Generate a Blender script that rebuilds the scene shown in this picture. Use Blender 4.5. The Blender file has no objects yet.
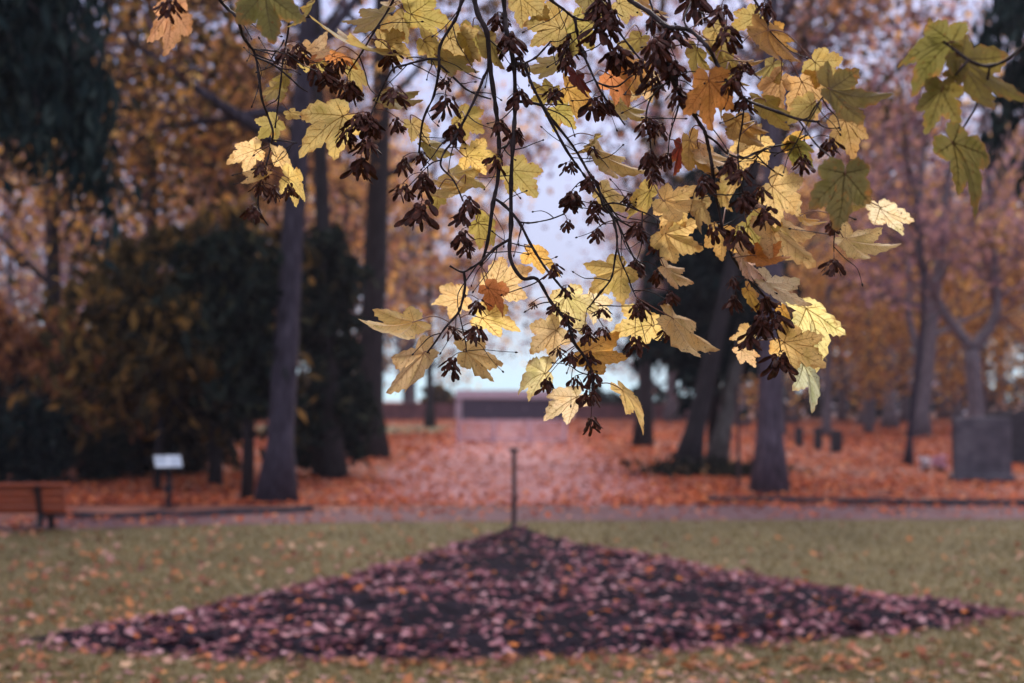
import bpy, math, random
import numpy as np
from mathutils import Vector, Matrix, Quaternion

rng = np.random.default_rng(11)
random.seed(11)
S = bpy.context.scene
COL = S.collection
R = math.radians

# ------------------------------------------------------------------ camera
W, Hh = 1024, 683
FPX = 50.0/36.0*W
CAM = Vector((0, 0, 1.8))
HOR = 395.0
PITCH = math.atan((HOR-Hh/2)/FPX)
FW = Vector((0, math.cos(PITCH), math.sin(PITCH)))
UP = Vector((0, -math.sin(PITCH), math.cos(PITCH)))
RT = Vector((1, 0, 0))
FOCUS = 2.5

def ray(px, py):
    return FW + RT*((px-W/2)/FPX) + UP*((Hh/2-py)/FPX)
def P(px, py, d):
    return CAM + ray(px, py)*d
def G(px, py, z=0.0):
    r = ray(px, py)
    return CAM + r*((z-CAM.z)/r.z)
def at(px, py, Y):                       # point at world depth Y
    r = ray(px, py)
    return CAM + r*(Y/r.y)
def topx(v):
    d = Vector(v)-CAM
    z = d.dot(FW)
    return W/2+FPX*d.dot(RT)/z, Hh/2-FPX*d.dot(UP)/z, z

cam = bpy.data.cameras.new("camera"); co = bpy.data.objects.new("camera", cam); COL.objects.link(co)
cam.lens = 50; cam.sensor_width = 36; cam.clip_start = 0.05; cam.clip_end = 2000
co.location = CAM; co.rotation_euler = (math.pi/2+PITCH, 0, 0)
cam.dof.use_dof = True; cam.dof.focus_distance = FOCUS; cam.dof.aperture_fstop = 3.5
cam.dof.aperture_blades = 0
S.camera = co

# ------------------------------------------------------------------ helpers
def tag(o, label=None, cat=None, group=None, kind=None):
    if label: o["label"] = label
    if cat: o["category"] = cat
    if group: o["group"] = group
    if kind: o["kind"] = kind
    return o

def empty(name, loc, label=None, cat=None, group=None):
    o = bpy.data.objects.new(name, None); COL.objects.link(o); o.location = loc
    o.empty_display_size = 0.2
    return tag(o, label, cat, group)

class MB:
    def __init__(s): s.V=[]; s.F=[]; s.M=[]; s.n=0
    def add(s, V, F, m=0):
        V = np.asarray(V, float).reshape(-1, 3)
        s.V.append(V)
        k = s.n
        s.F.extend([tuple(i+k for i in f) for f in F]); s.M.extend([m]*len(F)); s.n += len(V)
    def quads(s, V, m=0):                 # V: (n,4,3)
        n = len(V)
        if n == 0: return
        idx = (np.arange(n*4).reshape(n, 4)+s.n).tolist()
        s.V.append(np.asarray(V, float).reshape(-1, 3)); s.F.extend(idx); s.M.extend([m]*n); s.n += 4*n
    def build(s, name, mats, parent=None, loc=(0,0,0), smooth=False):
        me = bpy.data.meshes.new(name)
        V = np.concatenate(s.V) if s.V else np.zeros((0,3))
        V = V-np.array(loc, float)
        me.from_pydata(V.tolist(), [], s.F)
        if not isinstance(mats, (list, tuple)): mats = [mats]
        for m in mats: me.materials.append(m)
        if len(mats) > 1: me.polygons.foreach_set("material_index", s.M)
        if smooth: me.polygons.foreach_set("use_smooth", [True]*len(me.polygons))
        me.update()
        o = bpy.data.objects.new(name, me); COL.objects.link(o)
        if parent:
            o.parent = parent
            o.location = Vector(loc)-(parent_world(parent))
        else: o.location = loc
        return o

def parent_world(p):
    v = Vector(p.location)
    while p.parent: p = p.parent; v = v+Vector(p.location)
    return v

def tube(pts, rad, n=6, cap=True):
    pts = [Vector(p) for p in pts]
    m = len(pts); V = []; F = []
    t0 = (pts[1]-pts[0]).normalized()
    a = t0.orthogonal().normalized()
    for i in range(m):
        t = (pts[min(i+1, m-1)]-pts[max(i-1, 0)])
        t = t.normalized() if t.length > 1e-9 else t0
        a = (a-t*a.dot(t))
        a = a.normalized() if a.length > 1e-6 else t.orthogonal().normalized()
        b = t.cross(a)
        for k in range(n):
            an = 2*math.pi*k/n
            V.append(pts[i]+(a*math.cos(an)+b*math.sin(an))*rad[i])
    for i in range(m-1):
        for k in range(n):
            F.append((i*n+k, i*n+(k+1)%n, (i+1)*n+(k+1)%n, (i+1)*n+k))
    if cap:
        F.append(tuple(range(n-1, -1, -1))); F.append(tuple(range((m-1)*n, m*n)))
    return [tuple(v) for v in V], F

def box(c, s, rot=None, bev=0.0):
    c = Vector(c); hx, hy, hz = s[0]/2, s[1]/2, s[2]/2
    if bev <= 0:
        V = [Vector((x*hx, y*hy, z*hz)) for z in (-1,1) for y in (-1,1) for x in (-1,1)]
        F = [(0,2,3,1),(4,5,7,6),(0,1,5,4),(2,6,7,3),(0,4,6,2),(1,3,7,5)]
    else:                                 # chamfered box
        V = []; F = []
        b = bev; idx = {}
        for ax in range(3):
            for x in (-1,1):
                for y in (-1,1):
                    for z in (-1,1):
                        p = [x*(hx-b), y*(hy-b), z*(hz-b)]
                        p[ax] = (x*hx, y*hy, z*hz)[ax]
                        idx[(ax,x,y,z)] = len(V); V.append(Vector(p))
        for ax in range(3):
            o = [(1,2),(0,2),(0,1)][ax]
            for s_ in (-1,1):
                q = []
                for u,v in ((-1,-1),(1,-1),(1,1),(-1,1)):
                    k = [0,0,0]; k[ax]=s_; k[o[0]]=u; k[o[1]]=v
                    q.append(idx[(ax,*k)])
                F.append(tuple(q))
        for a1, a2 in ((0,1),(0,2),(1,2)):
            a3 = 3-a1-a2
            for s1 in (-1,1):
                for s2 in (-1,1):
                    k = [0,0,0]; k[a1]=s1; k[a2]=s2
                    k0=list(k); k0[a3]=-1; k1=list(k); k1[a3]=1
                    F.append((idx[(a1,*k0)], idx[(a1,*k1)], idx[(a2,*k1)], idx[(a2,*k0)]))
        for x in (-1,1):
            for y in (-1,1):
                for z in (-1,1):
                    F.append((idx[(0,x,y,z)], idx[(1,x,y,z)], idx[(2,x,y,z)]))
    if rot is not None: V = [rot @ v for v in V]
    return [tuple(v+c) for v in V], F

def smooth_path(pts, sub=4):
    """Catmull-Rom through 3d points"""
    pts = [Vector(p) for p in pts]
    if len(pts) < 3: return pts
    out = []
    for i in range(len(pts)-1):
        p0 = pts[max(i-1,0)]; p1 = pts[i]; p2 = pts[i+1]; p3 = pts[min(i+2, len(pts)-1)]
        for k in range(sub):
            t = k/sub
            out.append(0.5*((2*p1)+(p2-p0)*t+(2*p0-5*p1+4*p2-p3)*t*t+(3*p1-p0-3*p2+p3)*t**3))
    out.append(pts[-1])
    return out

# ------------------------------------------------------------------ materials
def newmat(name):
    m = bpy.data.materials.new(name); m.use_nodes = True
    nt = m.node_tree
    for n in list(nt.nodes): nt.nodes.remove(n)
    return m, nt
def node(nt, typ, **kw):
    n = nt.nodes.new(typ)
    for k, v in kw.items():
        if k in n.inputs.keys() if hasattr(n.inputs, 'keys') else False: n.inputs[k].default_value = v
        else: setattr(n, k, v)
    return n
def ramp(nt, stops, interp='LINEAR'):
    r = nt.nodes.new('ShaderNodeValToRGB'); r.color_ramp.interpolation = interp
    el = r.color_ramp.elements
    while len(el) > 1: el.remove(el[-1])
    el[0].position = stops[0][0]; el[0].color = (*stops[0][1], 1)
    for p, c in stops[1:]:
        e = el.new(p); e.color = (*c, 1)
    return r

def noise_mat(name, stops, scale=3.0, detail=6.0, rough=0.9, bump=0.3, bscale=None, stretch=(1,1,1), scale2=None, stops2=None, mix=0.5, bdist=0.02):
    m, nt = newmat(name)
    out = nt.nodes.new('ShaderNodeOutputMaterial'); b = nt.nodes.new('ShaderNodeBsdfPrincipled')
    tc = nt.nodes.new('ShaderNodeTexCoord'); mp = nt.nodes.new('ShaderNodeMapping')
    mp.inputs['Scale'].default_value = stretch
    nt.links.new(tc.outputs['Object'], mp.inputs['Vector'])
    n = nt.nodes.new('ShaderNodeTexNoise'); n.inputs['Scale'].default_value = scale; n.inputs['Detail'].default_value = detail
    nt.links.new(mp.outputs[0], n.inputs['Vector'])
    r = ramp(nt, stops); nt.links.new(n.outputs['Fac'], r.inputs[0])
    colout = r.outputs[0]
    if stops2:
        n3 = nt.nodes.new('ShaderNodeTexNoise'); n3.inputs['Scale'].default_value = scale2; n3.inputs['Detail'].default_value = 4
        nt.links.new(mp.outputs[0], n3.inputs['Vector'])
        r3 = ramp(nt, stops2); nt.links.new(n3.outputs['Fac'], r3.inputs[0])
        mx = nt.nodes.new('ShaderNodeMixRGB'); mx.inputs[0].default_value = mix
        nt.links.new(r.outputs[0], mx.inputs[1]); nt.links.new(r3.outputs[0], mx.inputs[2]); colout = mx.outputs[0]
    nt.links.new(colout, b.inputs['Base Color'])
    b.inputs['Roughness'].default_value = rough
    b.inputs['Specular IOR Level'].default_value = 0.25
    if bump:
        n2 = nt.nodes.new('ShaderNodeTexNoise'); n2.inputs['Scale'].default_value = bscale or scale*4; n2.inputs['Detail'].default_value = 6
        nt.links.new(mp.outputs[0], n2.inputs['Vector'])
        bp = nt.nodes.new('ShaderNodeBump'); bp.inputs['Strength'].default_value = bump; bp.inputs['Distance'].default_value = bdist
        nt.links.new(n2.outputs['Fac'], bp.inputs['Height']); nt.links.new(bp.outputs[0], b.inputs['Normal'])
    nt.links.new(b.outputs[0], out.inputs[0])
    return m

def foliage_mat(name, stops, trans=0.4, rough=0.7):
    """each leaf of a crown gets its own tone (random per island)"""
    m, nt = newmat(name)
    out = nt.nodes.new('ShaderNodeOutputMaterial')
    g = nt.nodes.new('ShaderNodeNewGeometry')
    r = ramp(nt, stops); nt.links.new(g.outputs['Random Per Island'], r.inputs[0])
    d = nt.nodes.new('ShaderNodeBsdfDiffuse'); t = nt.nodes.new('ShaderNodeBsdfTranslucent')
    mx = nt.nodes.new('ShaderNodeMixShader'); mx.inputs[0].default_value = trans
    nt.links.new(r.outputs[0], d.inputs[0]); nt.links.new(r.outputs[0], t.inputs[0])
    nt.links.new(d.outputs[0], mx.inputs[1]); nt.links.new(t.outputs[0], mx.inputs[2])
    nt.links.new(mx.outputs[0], out.inputs[0])
    return m

def objleaf_mat(name, trans=0.55, vein=False):
    """maple leaf: blade colour from the object's own colour, mottled with brown and green"""
    m, nt = newmat(name)
    L = nt.links.new
    out = nt.nodes.new('ShaderNodeOutputMaterial')
    oi = nt.nodes.new('ShaderNodeObjectInfo'); tc = nt.nodes.new('ShaderNodeTexCoord')
    add = nt.nodes.new('ShaderNodeVectorMath'); add.operation = 'ADD'
    cmb = nt.nodes.new('ShaderNodeCombineXYZ')
    mul = nt.nodes.new('ShaderNodeMath'); mul.operation = 'MULTIPLY'; mul.inputs[1].default_value = 37.0
    L(oi.outputs['Random'], mul.inputs[0]); L(mul.outputs[0], cmb.inputs[0]); L(mul.outputs[0], cmb.inputs[1])
    L(tc.outputs['Object'], add.inputs[0]); L(cmb.outputs[0], add.inputs[1])
    n1 = nt.nodes.new('ShaderNodeTexNoise'); n1.inputs['Scale'].default_value = 28; n1.inputs['Detail'].default_value = 5
    n2 = nt.nodes.new('ShaderNodeTexNoise'); n2.inputs['Scale'].default_value = 150; n2.inputs['Detail'].default_value = 4
    n3 = nt.nodes.new('ShaderNodeTexNoise'); n3.inputs['Scale'].default_value = 60; n3.inputs['Detail'].default_value = 3
    vo = nt.nodes.new('ShaderNodeTexVoronoi'); vo.feature = 'DISTANCE_TO_EDGE'; vo.inputs['Scale'].default_value = 230
    for n in (n1, n2, n3, vo): L(add.outputs[0], n.inputs['Vector'])
    # broad tone
    r1 = ramp(nt, [(0.30, (0.72,0.74,0.55)), (0.5, (1,1,1)), (0.72, (1.0,0.86,0.62))]); L(n1.outputs['Fac'], r1.inputs[0])
    m1 = nt.nodes.new('ShaderNodeMixRGB'); m1.blend_type = 'MULTIPLY'; m1.inputs[0].default_value = 0.9
    L(oi.outputs['Color'], m1.inputs[1]); L(r1.outputs[0], m1.inputs[2])
    # fine net of tiny veins
    r3 = ramp(nt, [(0.0, (0.74,0.70,0.6)), (0.06, (1,1,1))]); L(vo.outputs['Distance'], r3.inputs[0])
    m2 = nt.nodes.new('ShaderNodeMixRGB'); m2.blend_type = 'MULTIPLY'; m2.inputs[0].default_value = 0.8
    L(m1.outputs[0], m2.inputs[1]); L(r3.outputs[0], m2.inputs[2])
    # brown specks
    r4 = ramp(nt, [(0.62, (0,0,0)), (0.74, (1,1,1))]); L(n2.outputs['Fac'], r4.inputs[0])
    m3 = nt.nodes.new('ShaderNodeMixRGB'); L(r4.outputs[0], m3.inputs[0]); L(m2.outputs[0], m3.inputs[1]); m3.inputs[2].default_value = (0.16,0.07,0.02,1)
    r5 = ramp(nt, [(0.66, (0,0,0)), (0.8, (0.8,0.8,0.8))]); L(n3.outputs['Fac'], r5.inputs[0])
    m4 = nt.nodes.new('ShaderNodeMixRGB'); L(r5.outputs[0], m4.inputs[0]); L(m3.outputs[0], m4.inputs[1]); m4.inputs[2].default_value = (0.45,0.16,0.03,1)
    # rims dry out brown, unevenly
    ra = nt.nodes.new('ShaderNodeAttribute'); ra.attribute_name = 'rim'
    ad = nt.nodes.new('ShaderNodeMath'); ad.operation = 'MULTIPLY_ADD'; ad.inputs[1].default_value = 0.9
    L(n3.outputs['Fac'], ad.inputs[0]); L(ra.outputs['Fac'], ad.inputs[2])
    r6 = ramp(nt, [(0.0, (0,0,0)), (1.0, (0,0,0))]); r6.color_ramp.elements[0].position = 0.66; r6.color_ramp.elements[1].position = 0.82
    r6.color_ramp.elements[1].color = (0.85,0.85,0.85,1)
    hf = nt.nodes.new('ShaderNodeMath'); hf.operation = 'MULTIPLY'; hf.inputs[1].default_value = 0.5; L(ad.outputs[0], hf.inputs[0]); L(hf.outputs[0], r6.inputs[0])
    m6 = nt.nodes.new('ShaderNodeMixRGB'); L(r6.outputs[0], m6.inputs[0]); L(m4.outputs[0], m6.inputs[1]); m6.inputs[2].default_value = (0.36,0.15,0.04,1)
    colo = m6.outputs[0]
    if vein:
        m5 = nt.nodes.new('ShaderNodeMixRGB'); m5.blend_type = 'MULTIPLY'; m5.inputs[0].default_value = 1
        L(oi.outputs['Color'], m5.inputs[1]); m5.inputs[2].default_value = (0.60,0.50,0.40,1); colo = m5.outputs[0]
    d = nt.nodes.new('ShaderNodeBsdfPrincipled'); d.inputs['Roughness'].default_value = 0.55; d.inputs['Specular IOR Level'].default_value = 0.2
    t = nt.nodes.new('ShaderNodeBsdfTranslucent')
    bp = nt.nodes.new('ShaderNodeBump'); bp.inputs['Strength'].default_value = 0.25; bp.inputs['Distance'].default_value = 0.001
    L(vo.outputs['Distance'], bp.inputs['Height']); L(bp.outputs[0], d.inputs['Normal'])
    mx = nt.nodes.new('ShaderNodeMixShader'); mx.inputs[0].default_value = trans
    L(colo, d.inputs['Base Color']); L(colo, t.inputs[0]); L(d.outputs[0], mx.inputs[1]); L(t.outputs[0], mx.inputs[2])
    L(mx.outputs[0], out.inputs[0])
    return m

def plain(name, col, rough=0.6, metal=0.0):
    return noise_mat(name, [(0.3, tuple(c*0.8 for c in col)), (0.7, tuple(min(1,c*1.15) for c in col))], scale=8, rough=rough, bump=0.15, bscale=40, bdist=0.004)

M = {}
M['bark'] = noise_mat('bark', [(0.3,(0.035,0.028,0.036)), (0.55,(0.095,0.078,0.098)), (0.75,(0.16,0.135,0.16))], scale=5, detail=8, bump=0.9, bscale=9, stretch=(3,3,0.6), bdist=0.05)
M['bark_mid'] = noise_mat('dull mauve bark', [(0.3,(0.018,0.015,0.022)), (0.55,(0.048,0.041,0.056)), (0.75,(0.088,0.076,0.095))], scale=5, detail=8, bump=0.9, bscale=9, stretch=(3,3,0.6), bdist=0.05)
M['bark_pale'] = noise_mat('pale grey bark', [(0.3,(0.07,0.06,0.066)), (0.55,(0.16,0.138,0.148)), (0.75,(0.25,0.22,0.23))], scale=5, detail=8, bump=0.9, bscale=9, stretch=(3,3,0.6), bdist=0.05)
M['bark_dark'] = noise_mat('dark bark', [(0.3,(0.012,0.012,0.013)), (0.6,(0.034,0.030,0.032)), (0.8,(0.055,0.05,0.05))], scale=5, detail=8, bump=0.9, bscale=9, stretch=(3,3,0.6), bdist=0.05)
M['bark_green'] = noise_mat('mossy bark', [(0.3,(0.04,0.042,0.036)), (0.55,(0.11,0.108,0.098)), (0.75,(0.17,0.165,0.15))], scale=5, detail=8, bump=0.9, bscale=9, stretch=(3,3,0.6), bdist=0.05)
M['twig'] = noise_mat('twig bark', [(0.3,(0.010,0.006,0.006)), (0.7,(0.036,0.022,0.022))], scale=120, bump=0.5, bscale=260, rough=0.7, bdist=0.001)
M['bare_twig'] = plain('bare twigs', (0.14,0.085,0.095), 0.9)
M['leaf'] = objleaf_mat('maple leaf blade', 0.72)
M['leafvein'] = objleaf_mat('maple leaf vein', 0.35, vein=True)
M['fallen'] = objleaf_mat('fallen leaf', 0.12)
M['petiole'] = plain('leaf stem', (0.20,0.09,0.06), 0.6)
M['seed'] = noise_mat('maple seed', [(0.3,(0.018,0.005,0.003)), (0.55,(0.060,0.015,0.007)), (0.75,(0.17,0.048,0.020))], scale=90, bump=0.3, bscale=300, rough=0.65, bdist=0.001)
M['cr_gold'] = foliage_mat('golden autumn leaves', [(0,(0.07,0.04,0.025)), (0.2,(0.26,0.13,0.05)), (0.5,(0.60,0.30,0.08)), (0.8,(0.82,0.47,0.13)), (0.93,(0.85,0.56,0.20)), (1,(0.20,0.15,0.07))], 0.6)
M['cr_rust'] = foliage_mat('rusty autumn leaves', [(0,(0.06,0.03,0.028)), (0.3,(0.22,0.10,0.065)), (0.6,(0.42,0.18,0.085)), (0.88,(0.66,0.32,0.11)), (1,(0.10,0.06,0.045))], 0.6)
M['cr_mauve'] = foliage_mat('dull mauve leaves', [(0,(0.07,0.045,0.06)), (0.4,(0.24,0.14,0.17)), (0.7,(0.40,0.22,0.23)), (1,(0.56,0.30,0.20))], 0.6)
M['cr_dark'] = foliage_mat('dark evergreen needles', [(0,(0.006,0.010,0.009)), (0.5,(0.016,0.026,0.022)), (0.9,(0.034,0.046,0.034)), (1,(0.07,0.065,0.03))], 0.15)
M['cr_olive'] = foliage_mat('olive brown leaves', [(0,(0.02,0.018,0.010)), (0.4,(0.055,0.045,0.022)), (0.75,(0.13,0.085,0.032)), (0.92,(0.32,0.18,0.05)), (1,(0.4,0.24,0.07))], 0.4)
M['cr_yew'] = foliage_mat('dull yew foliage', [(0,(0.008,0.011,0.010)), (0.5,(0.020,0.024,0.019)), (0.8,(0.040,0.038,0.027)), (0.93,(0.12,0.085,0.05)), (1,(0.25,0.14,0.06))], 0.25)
M['cr_brown'] = foliage_mat('withered brown leaves', [(0,(0.025,0.018,0.016)), (0.4,(0.07,0.042,0.030)), (0.7,(0.16,0.085,0.045)), (0.92,(0.36,0.19,0.07)), (1,(0.55,0.30,0.10))], 0.45)
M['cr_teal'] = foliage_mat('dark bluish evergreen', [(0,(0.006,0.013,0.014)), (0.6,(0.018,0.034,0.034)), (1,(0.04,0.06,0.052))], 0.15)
M['carpet'] = foliage_mat('fallen red leaves', [(0,(0.09,0.028,0.024)), (0.3,(0.33,0.075,0.038)), (0.6,(0.62,0.165,0.06)), (0.78,(0.36,0.10,0.07)), (0.92,(0.74,0.27,0.085)), (1,(0.52,0.25,0.18))], 0.15)
M['bedleaf'] = foliage_mat('fallen pink brown leaves', [(0,(0.07,0.03,0.04)), (0.3,(0.15,0.06,0.075)), (0.6,(0.32,0.14,0.155)), (0.86,(0.54,0.33,0.34)), (0.94,(0.38,0.10,0.05)), (1,(0.58,0.20,0.06))], 0.15)
M['lawnleaf'] = foliage_mat('fallen lawn leaves', [(0,(0.14,0.06,0.05)), (0.35,(0.34,0.13,0.07)), (0.6,(0.50,0.21,0.08)), (0.8,(0.42,0.23,0.19)), (1,(0.55,0.36,0.22))], 0.15)
M['blade'] = foliage_mat('grass blades', [(0,(0.07,0.064,0.026)), (0.5,(0.19,0.150,0.060)), (0.8,(0.31,0.235,0.105)), (1,(0.36,0.27,0.17))], 0.3)
M['ground'] = noise_mat('litter soil', [(0.3,(0.045,0.02,0.018)), (0.5,(0.14,0.046,0.03)), (0.7,(0.26,0.085,0.045))], scale=1.2, detail=9, bump=0.5, bscale=14, scale2=9, stops2=[(0.35,(0.12,0.05,0.045)), (0.65,(0.42,0.18,0.11))])
M['lawn'] = noise_mat('lawn soil', [(0.3,(0.08,0.066,0.026)), (0.55,(0.155,0.122,0.054)), (0.75,(0.22,0.178,0.074))], scale=0.8, detail=9, bump=0.5, bscale=30, scale2=14, stops2=[(0.35,(0.05,0.045,0.02)), (0.65,(0.15,0.13,0.06))])
M['path'] = noise_mat('mauve gravel', [(0.3,(0.065,0.034,0.038)), (0.55,(0.115,0.058,0.062)), (0.75,(0.17,0.088,0.092))], scale=1.6, detail=9, bump=0.4, bscale=60, scale2=25, stops2=[(0.35,(0.06,0.032,0.036)), (0.65,(0.18,0.095,0.098))])
M['avenue'] = noise_mat('pink gravel', [(0.3,(0.24,0.11,0.112)), (0.55,(0.36,0.175,0.172)), (0.75,(0.44,0.235,0.23))], scale=1.2, detail=9, bump=0.4, bscale=60)
M['soil'] = noise_mat('dark soil', [(0.3,(0.004,0.003,0.006)), (0.6,(0.011,0.008,0.014)), (0.8,(0.026,0.018,0.029))], scale=6, detail=9, bump=1.0, bscale=16, bdist=0.05)
M['stone'] = noise_mat('weathered granite', [(0.3,(0.055,0.052,0.062)), (0.55,(0.10,0.095,0.108)), (0.75,(0.15,0.145,0.155))], scale=4, detail=8, bump=0.3, bscale=50, bdist=0.01)
M['stone_dark'] = noise_mat('dark stone', [(0.3,(0.02,0.02,0.024)), (0.7,(0.06,0.056,0.062))], scale=6, detail=8, bump=0.4, bscale=40, bdist=0.01)
M['wood'] = noise_mat('orange bench wood', [(0.3,(0.18,0.040,0.018)), (0.55,(0.32,0.070,0.028)), (0.75,(0.44,0.11,0.042))], scale=6, detail=8, bump=0.3, bscale=30, stretch=(0.6,8,8), rough=0.55, bdist=0.004)
M['iron'] = plain('black iron', (0.014,0.014,0.017), 0.5)
M['post'] = noise_mat('dark post wood', [(0.3,(0.03,0.020,0.022)), (0.7,(0.085,0.055,0.055))], scale=7, detail=8, bump=0.5, bscale=20, stretch=(3,3,0.5), bdist=0.01)
M['panel'] = plain('pale sign panel', (0.62,0.70,0.74), 0.4)
M['print'] = plain('faded sign print', (0.42,0.50,0.56), 0.5)
M['paleroof'] = plain('pale mauve fascia', (0.66,0.54,0.62), 0.7)
M['mauvewall'] = plain('dark mauve boarding', (0.085,0.070,0.110), 0.8)
M['brick'] = noise_mat('dull red brick', [(0.3,(0.11,0.05,0.058)), (0.7,(0.22,0.10,0.105))], scale=2, detail=9, bump=0.3, bscale=20)
M['pale_metal'] = plain('pale painted metal', (0.60,0.47,0.54), 0.5)
M['white'] = plain('white render wall', (0.75,0.75,0.78), 0.8)
M['slate'] = plain('slate roof', (0.07,0.065,0.08), 0.7)
M['glass'] = plain('dark window glass', (0.03,0.035,0.045), 0.15)
M['pinkfl'] = plain('pink petals', (0.65,0.35,0.42), 0.7)
M['whitefl'] = plain('white petals', (0.75,0.70,0.72), 0.7)

# ------------------------------------------------------------------ world, sun
HAZE_D = 0.0004
SUN_EL, SUN_AZ = 42.0, 12.0           # azimuth from +Y towards +X
wd = bpy.data.worlds.new("World"); S.world = wd; wd.use_nodes = True
nt = wd.node_tree
for n in list(nt.nodes): nt.nodes.remove(n)
L = nt.links.new
wo = nt.nodes.new('ShaderNodeOutputWorld'); bg = nt.nodes.new('ShaderNodeBackground')
sky = nt.nodes.new('ShaderNodeTexSky'); sky.sky_type = 'NISHITA'; sky.sun_disc = False
sky.sun_elevation = R(SUN_EL); sky.sun_rotation = R(SUN_AZ); sky.dust_density = 4; sky.air_density = 1.2
tc = nt.nodes.new('ShaderNodeTexCoord')
sep = nt.nodes.new('ShaderNodeSeparateXYZ'); L(tc.outputs['Generated'], sep.inputs[0])
rz = ramp(nt, [(0.0,(0.50,0.74,0.84)), (0.03,(0.44,0.62,0.76)), (0.09,(0.23,0.31,0.55)), (0.30,(0.26,0.31,0.62)), (0.55,(0.9,0.86,1.05)), (1.0,(1.5,1.4,1.55))]); L(sep.outputs['Z'], rz.inputs[0])
nz = nt.nodes.new('ShaderNodeTexNoise'); nz.inputs['Scale'].default_value = 3.5; nz.inputs['Detail'].default_value = 6
L(tc.outputs['Generated'], nz.inputs['Vector'])
rn = ramp(nt, [(0.3,(0.82,0.82,0.86)), (0.7,(1.12,1.1,1.1))]); L(nz.outputs['Fac'], rn.inputs[0])
mm = nt.nodes.new('ShaderNodeMixRGB'); mm.blend_type = 'MULTIPLY'; mm.inputs[0].default_value = 1; L(rz.outputs[0], mm.inputs[1]); L(rn.outputs[0], mm.inputs[2])
sc = nt.nodes.new('ShaderNodeMixRGB'); sc.blend_type = 'MULTIPLY'; sc.inputs[0].default_value = 1; L(mm.outputs[0], sc.inputs[1]); sc.inputs[2].default_value = (8,8,8,1)
mx = nt.nodes.new('ShaderNodeMixRGB'); mx.inputs[0].default_value = 0.85; L(sky.outputs[0], mx.inputs[1]); L(sc.outputs[0], mx.inputs[2])
L(mx.outputs[0], bg.inputs[0]); bg.inputs[1].default_value = 0.1; L(bg.outputs[0], wo.inputs[0])
sl = bpy.data.lights.new('sun', 'SUN'); so = bpy.data.objects.new('sun', sl); COL.objects.link(so)
sl.energy = 1.5; sl.angle = R(14); sl.color = (1.0, 0.93, 0.86)
sd = Vector((math.sin(R(SUN_AZ))*math.cos(R(SUN_EL)), math.cos(R(SUN_AZ))*math.cos(R(SUN_EL)), math.sin(R(SUN_EL))))
so.rotation_euler = sd.to_track_quat('Z', 'Y').to_euler(); so.location = (0, 0, 40)
S.view_settings.view_transform = 'Standard'; S.view_settings.look = 'None'; S.view_settings.gamma = 1
S.view_settings.exposure = 1.0
S.render.engine = 'CYCLES'
S.cycles.use_denoising = True
S.cycles.max_bounces = 6; S.cycles.diffuse_bounces = 3; S.cycles.transmission_bounces = 4; S.cycles.glossy_bounces = 2; S.cycles.volume_bounces = 0
S.cycles.caustics_reflective = False; S.cycles.caustics_refractive = False

hz,nth=newmat('thin autumn haze')
oh=nth.nodes.new('ShaderNodeOutputMaterial'); pv=nth.nodes.new('ShaderNodeVolumePrincipled')
pv.inputs['Color'].default_value=(0.86,0.80,0.90,1); pv.inputs['Density'].default_value=HAZE_D; pv.inputs['Anisotropy'].default_value=0.2
nth.links.new(pv.outputs[0],oh.inputs['Volume'])
# ------------------------------------------------------------------ ground
def sheet(name, pts, z, mat, kind='structure'):
    mb = MB(); mb.add([(p[0], p[1], z) for p in pts], [tuple(range(len(pts)))])
    o = mb.build(name, mat); tag(o, kind=kind); return o
sheet('ground', [(-200,-60),(200,-60),(200,420),(-200,420)], 0.0, M['ground'])
near = [(0,532),(200,526),(350,523),(512,522),(700,521),(1024,520)]
far = [(0,519),(200,514),(350,509),(512,506),(700,505),(1024,507)]
nearw = [tuple(G(*p))[:2] for p in near]; farw = [tuple(G(*p))[:2] for p in far]
nearw = [(-40, nearw[0][1]-4.5)]+nearw+[(40, nearw[-1][1]+0.3)]
farw = [(-40, farw[0][1]-4.5)]+farw+[(40, farw[-1][1]+0.3)]
def yof(line, x): return float(np.interp(x, [p[0] for p in line], [p[1] for p in line]))
sheet('lawn', [(-40,-20),(40,-20)]+nearw[::-1], 0.004, M['lawn'])
mb = MB()
for i in range(len(nearw)-1):
    mb.add([(*nearw[i],0.008),(*nearw[i+1],0.008),(*farw[i+1],0.008),(*farw[i],0.008)], [(0,1,2,3)])
tag(mb.build('path', M['path']), kind='structure')
cp = [(-3.0, 23.4), (3.0, 23.2), (2.7, 100), (-3.1, 100)]
sheet('avenue_path', cp, 0.005, M['avenue'])
# grass verge far away on the left of the avenue
sheet('far_lawn', [(-40,66),(-3.4,66),(-3.4,84),(-40,84)], 0.006, M['lawn'])

mb=MB(); mb.add(*box((0,180,17),(420,500,36))); hzo=tag(mb.build('haze',hz,loc=(0,180,17)),'thin pale mauve haze between the distant trees','haze',kind='stuff')
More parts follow.
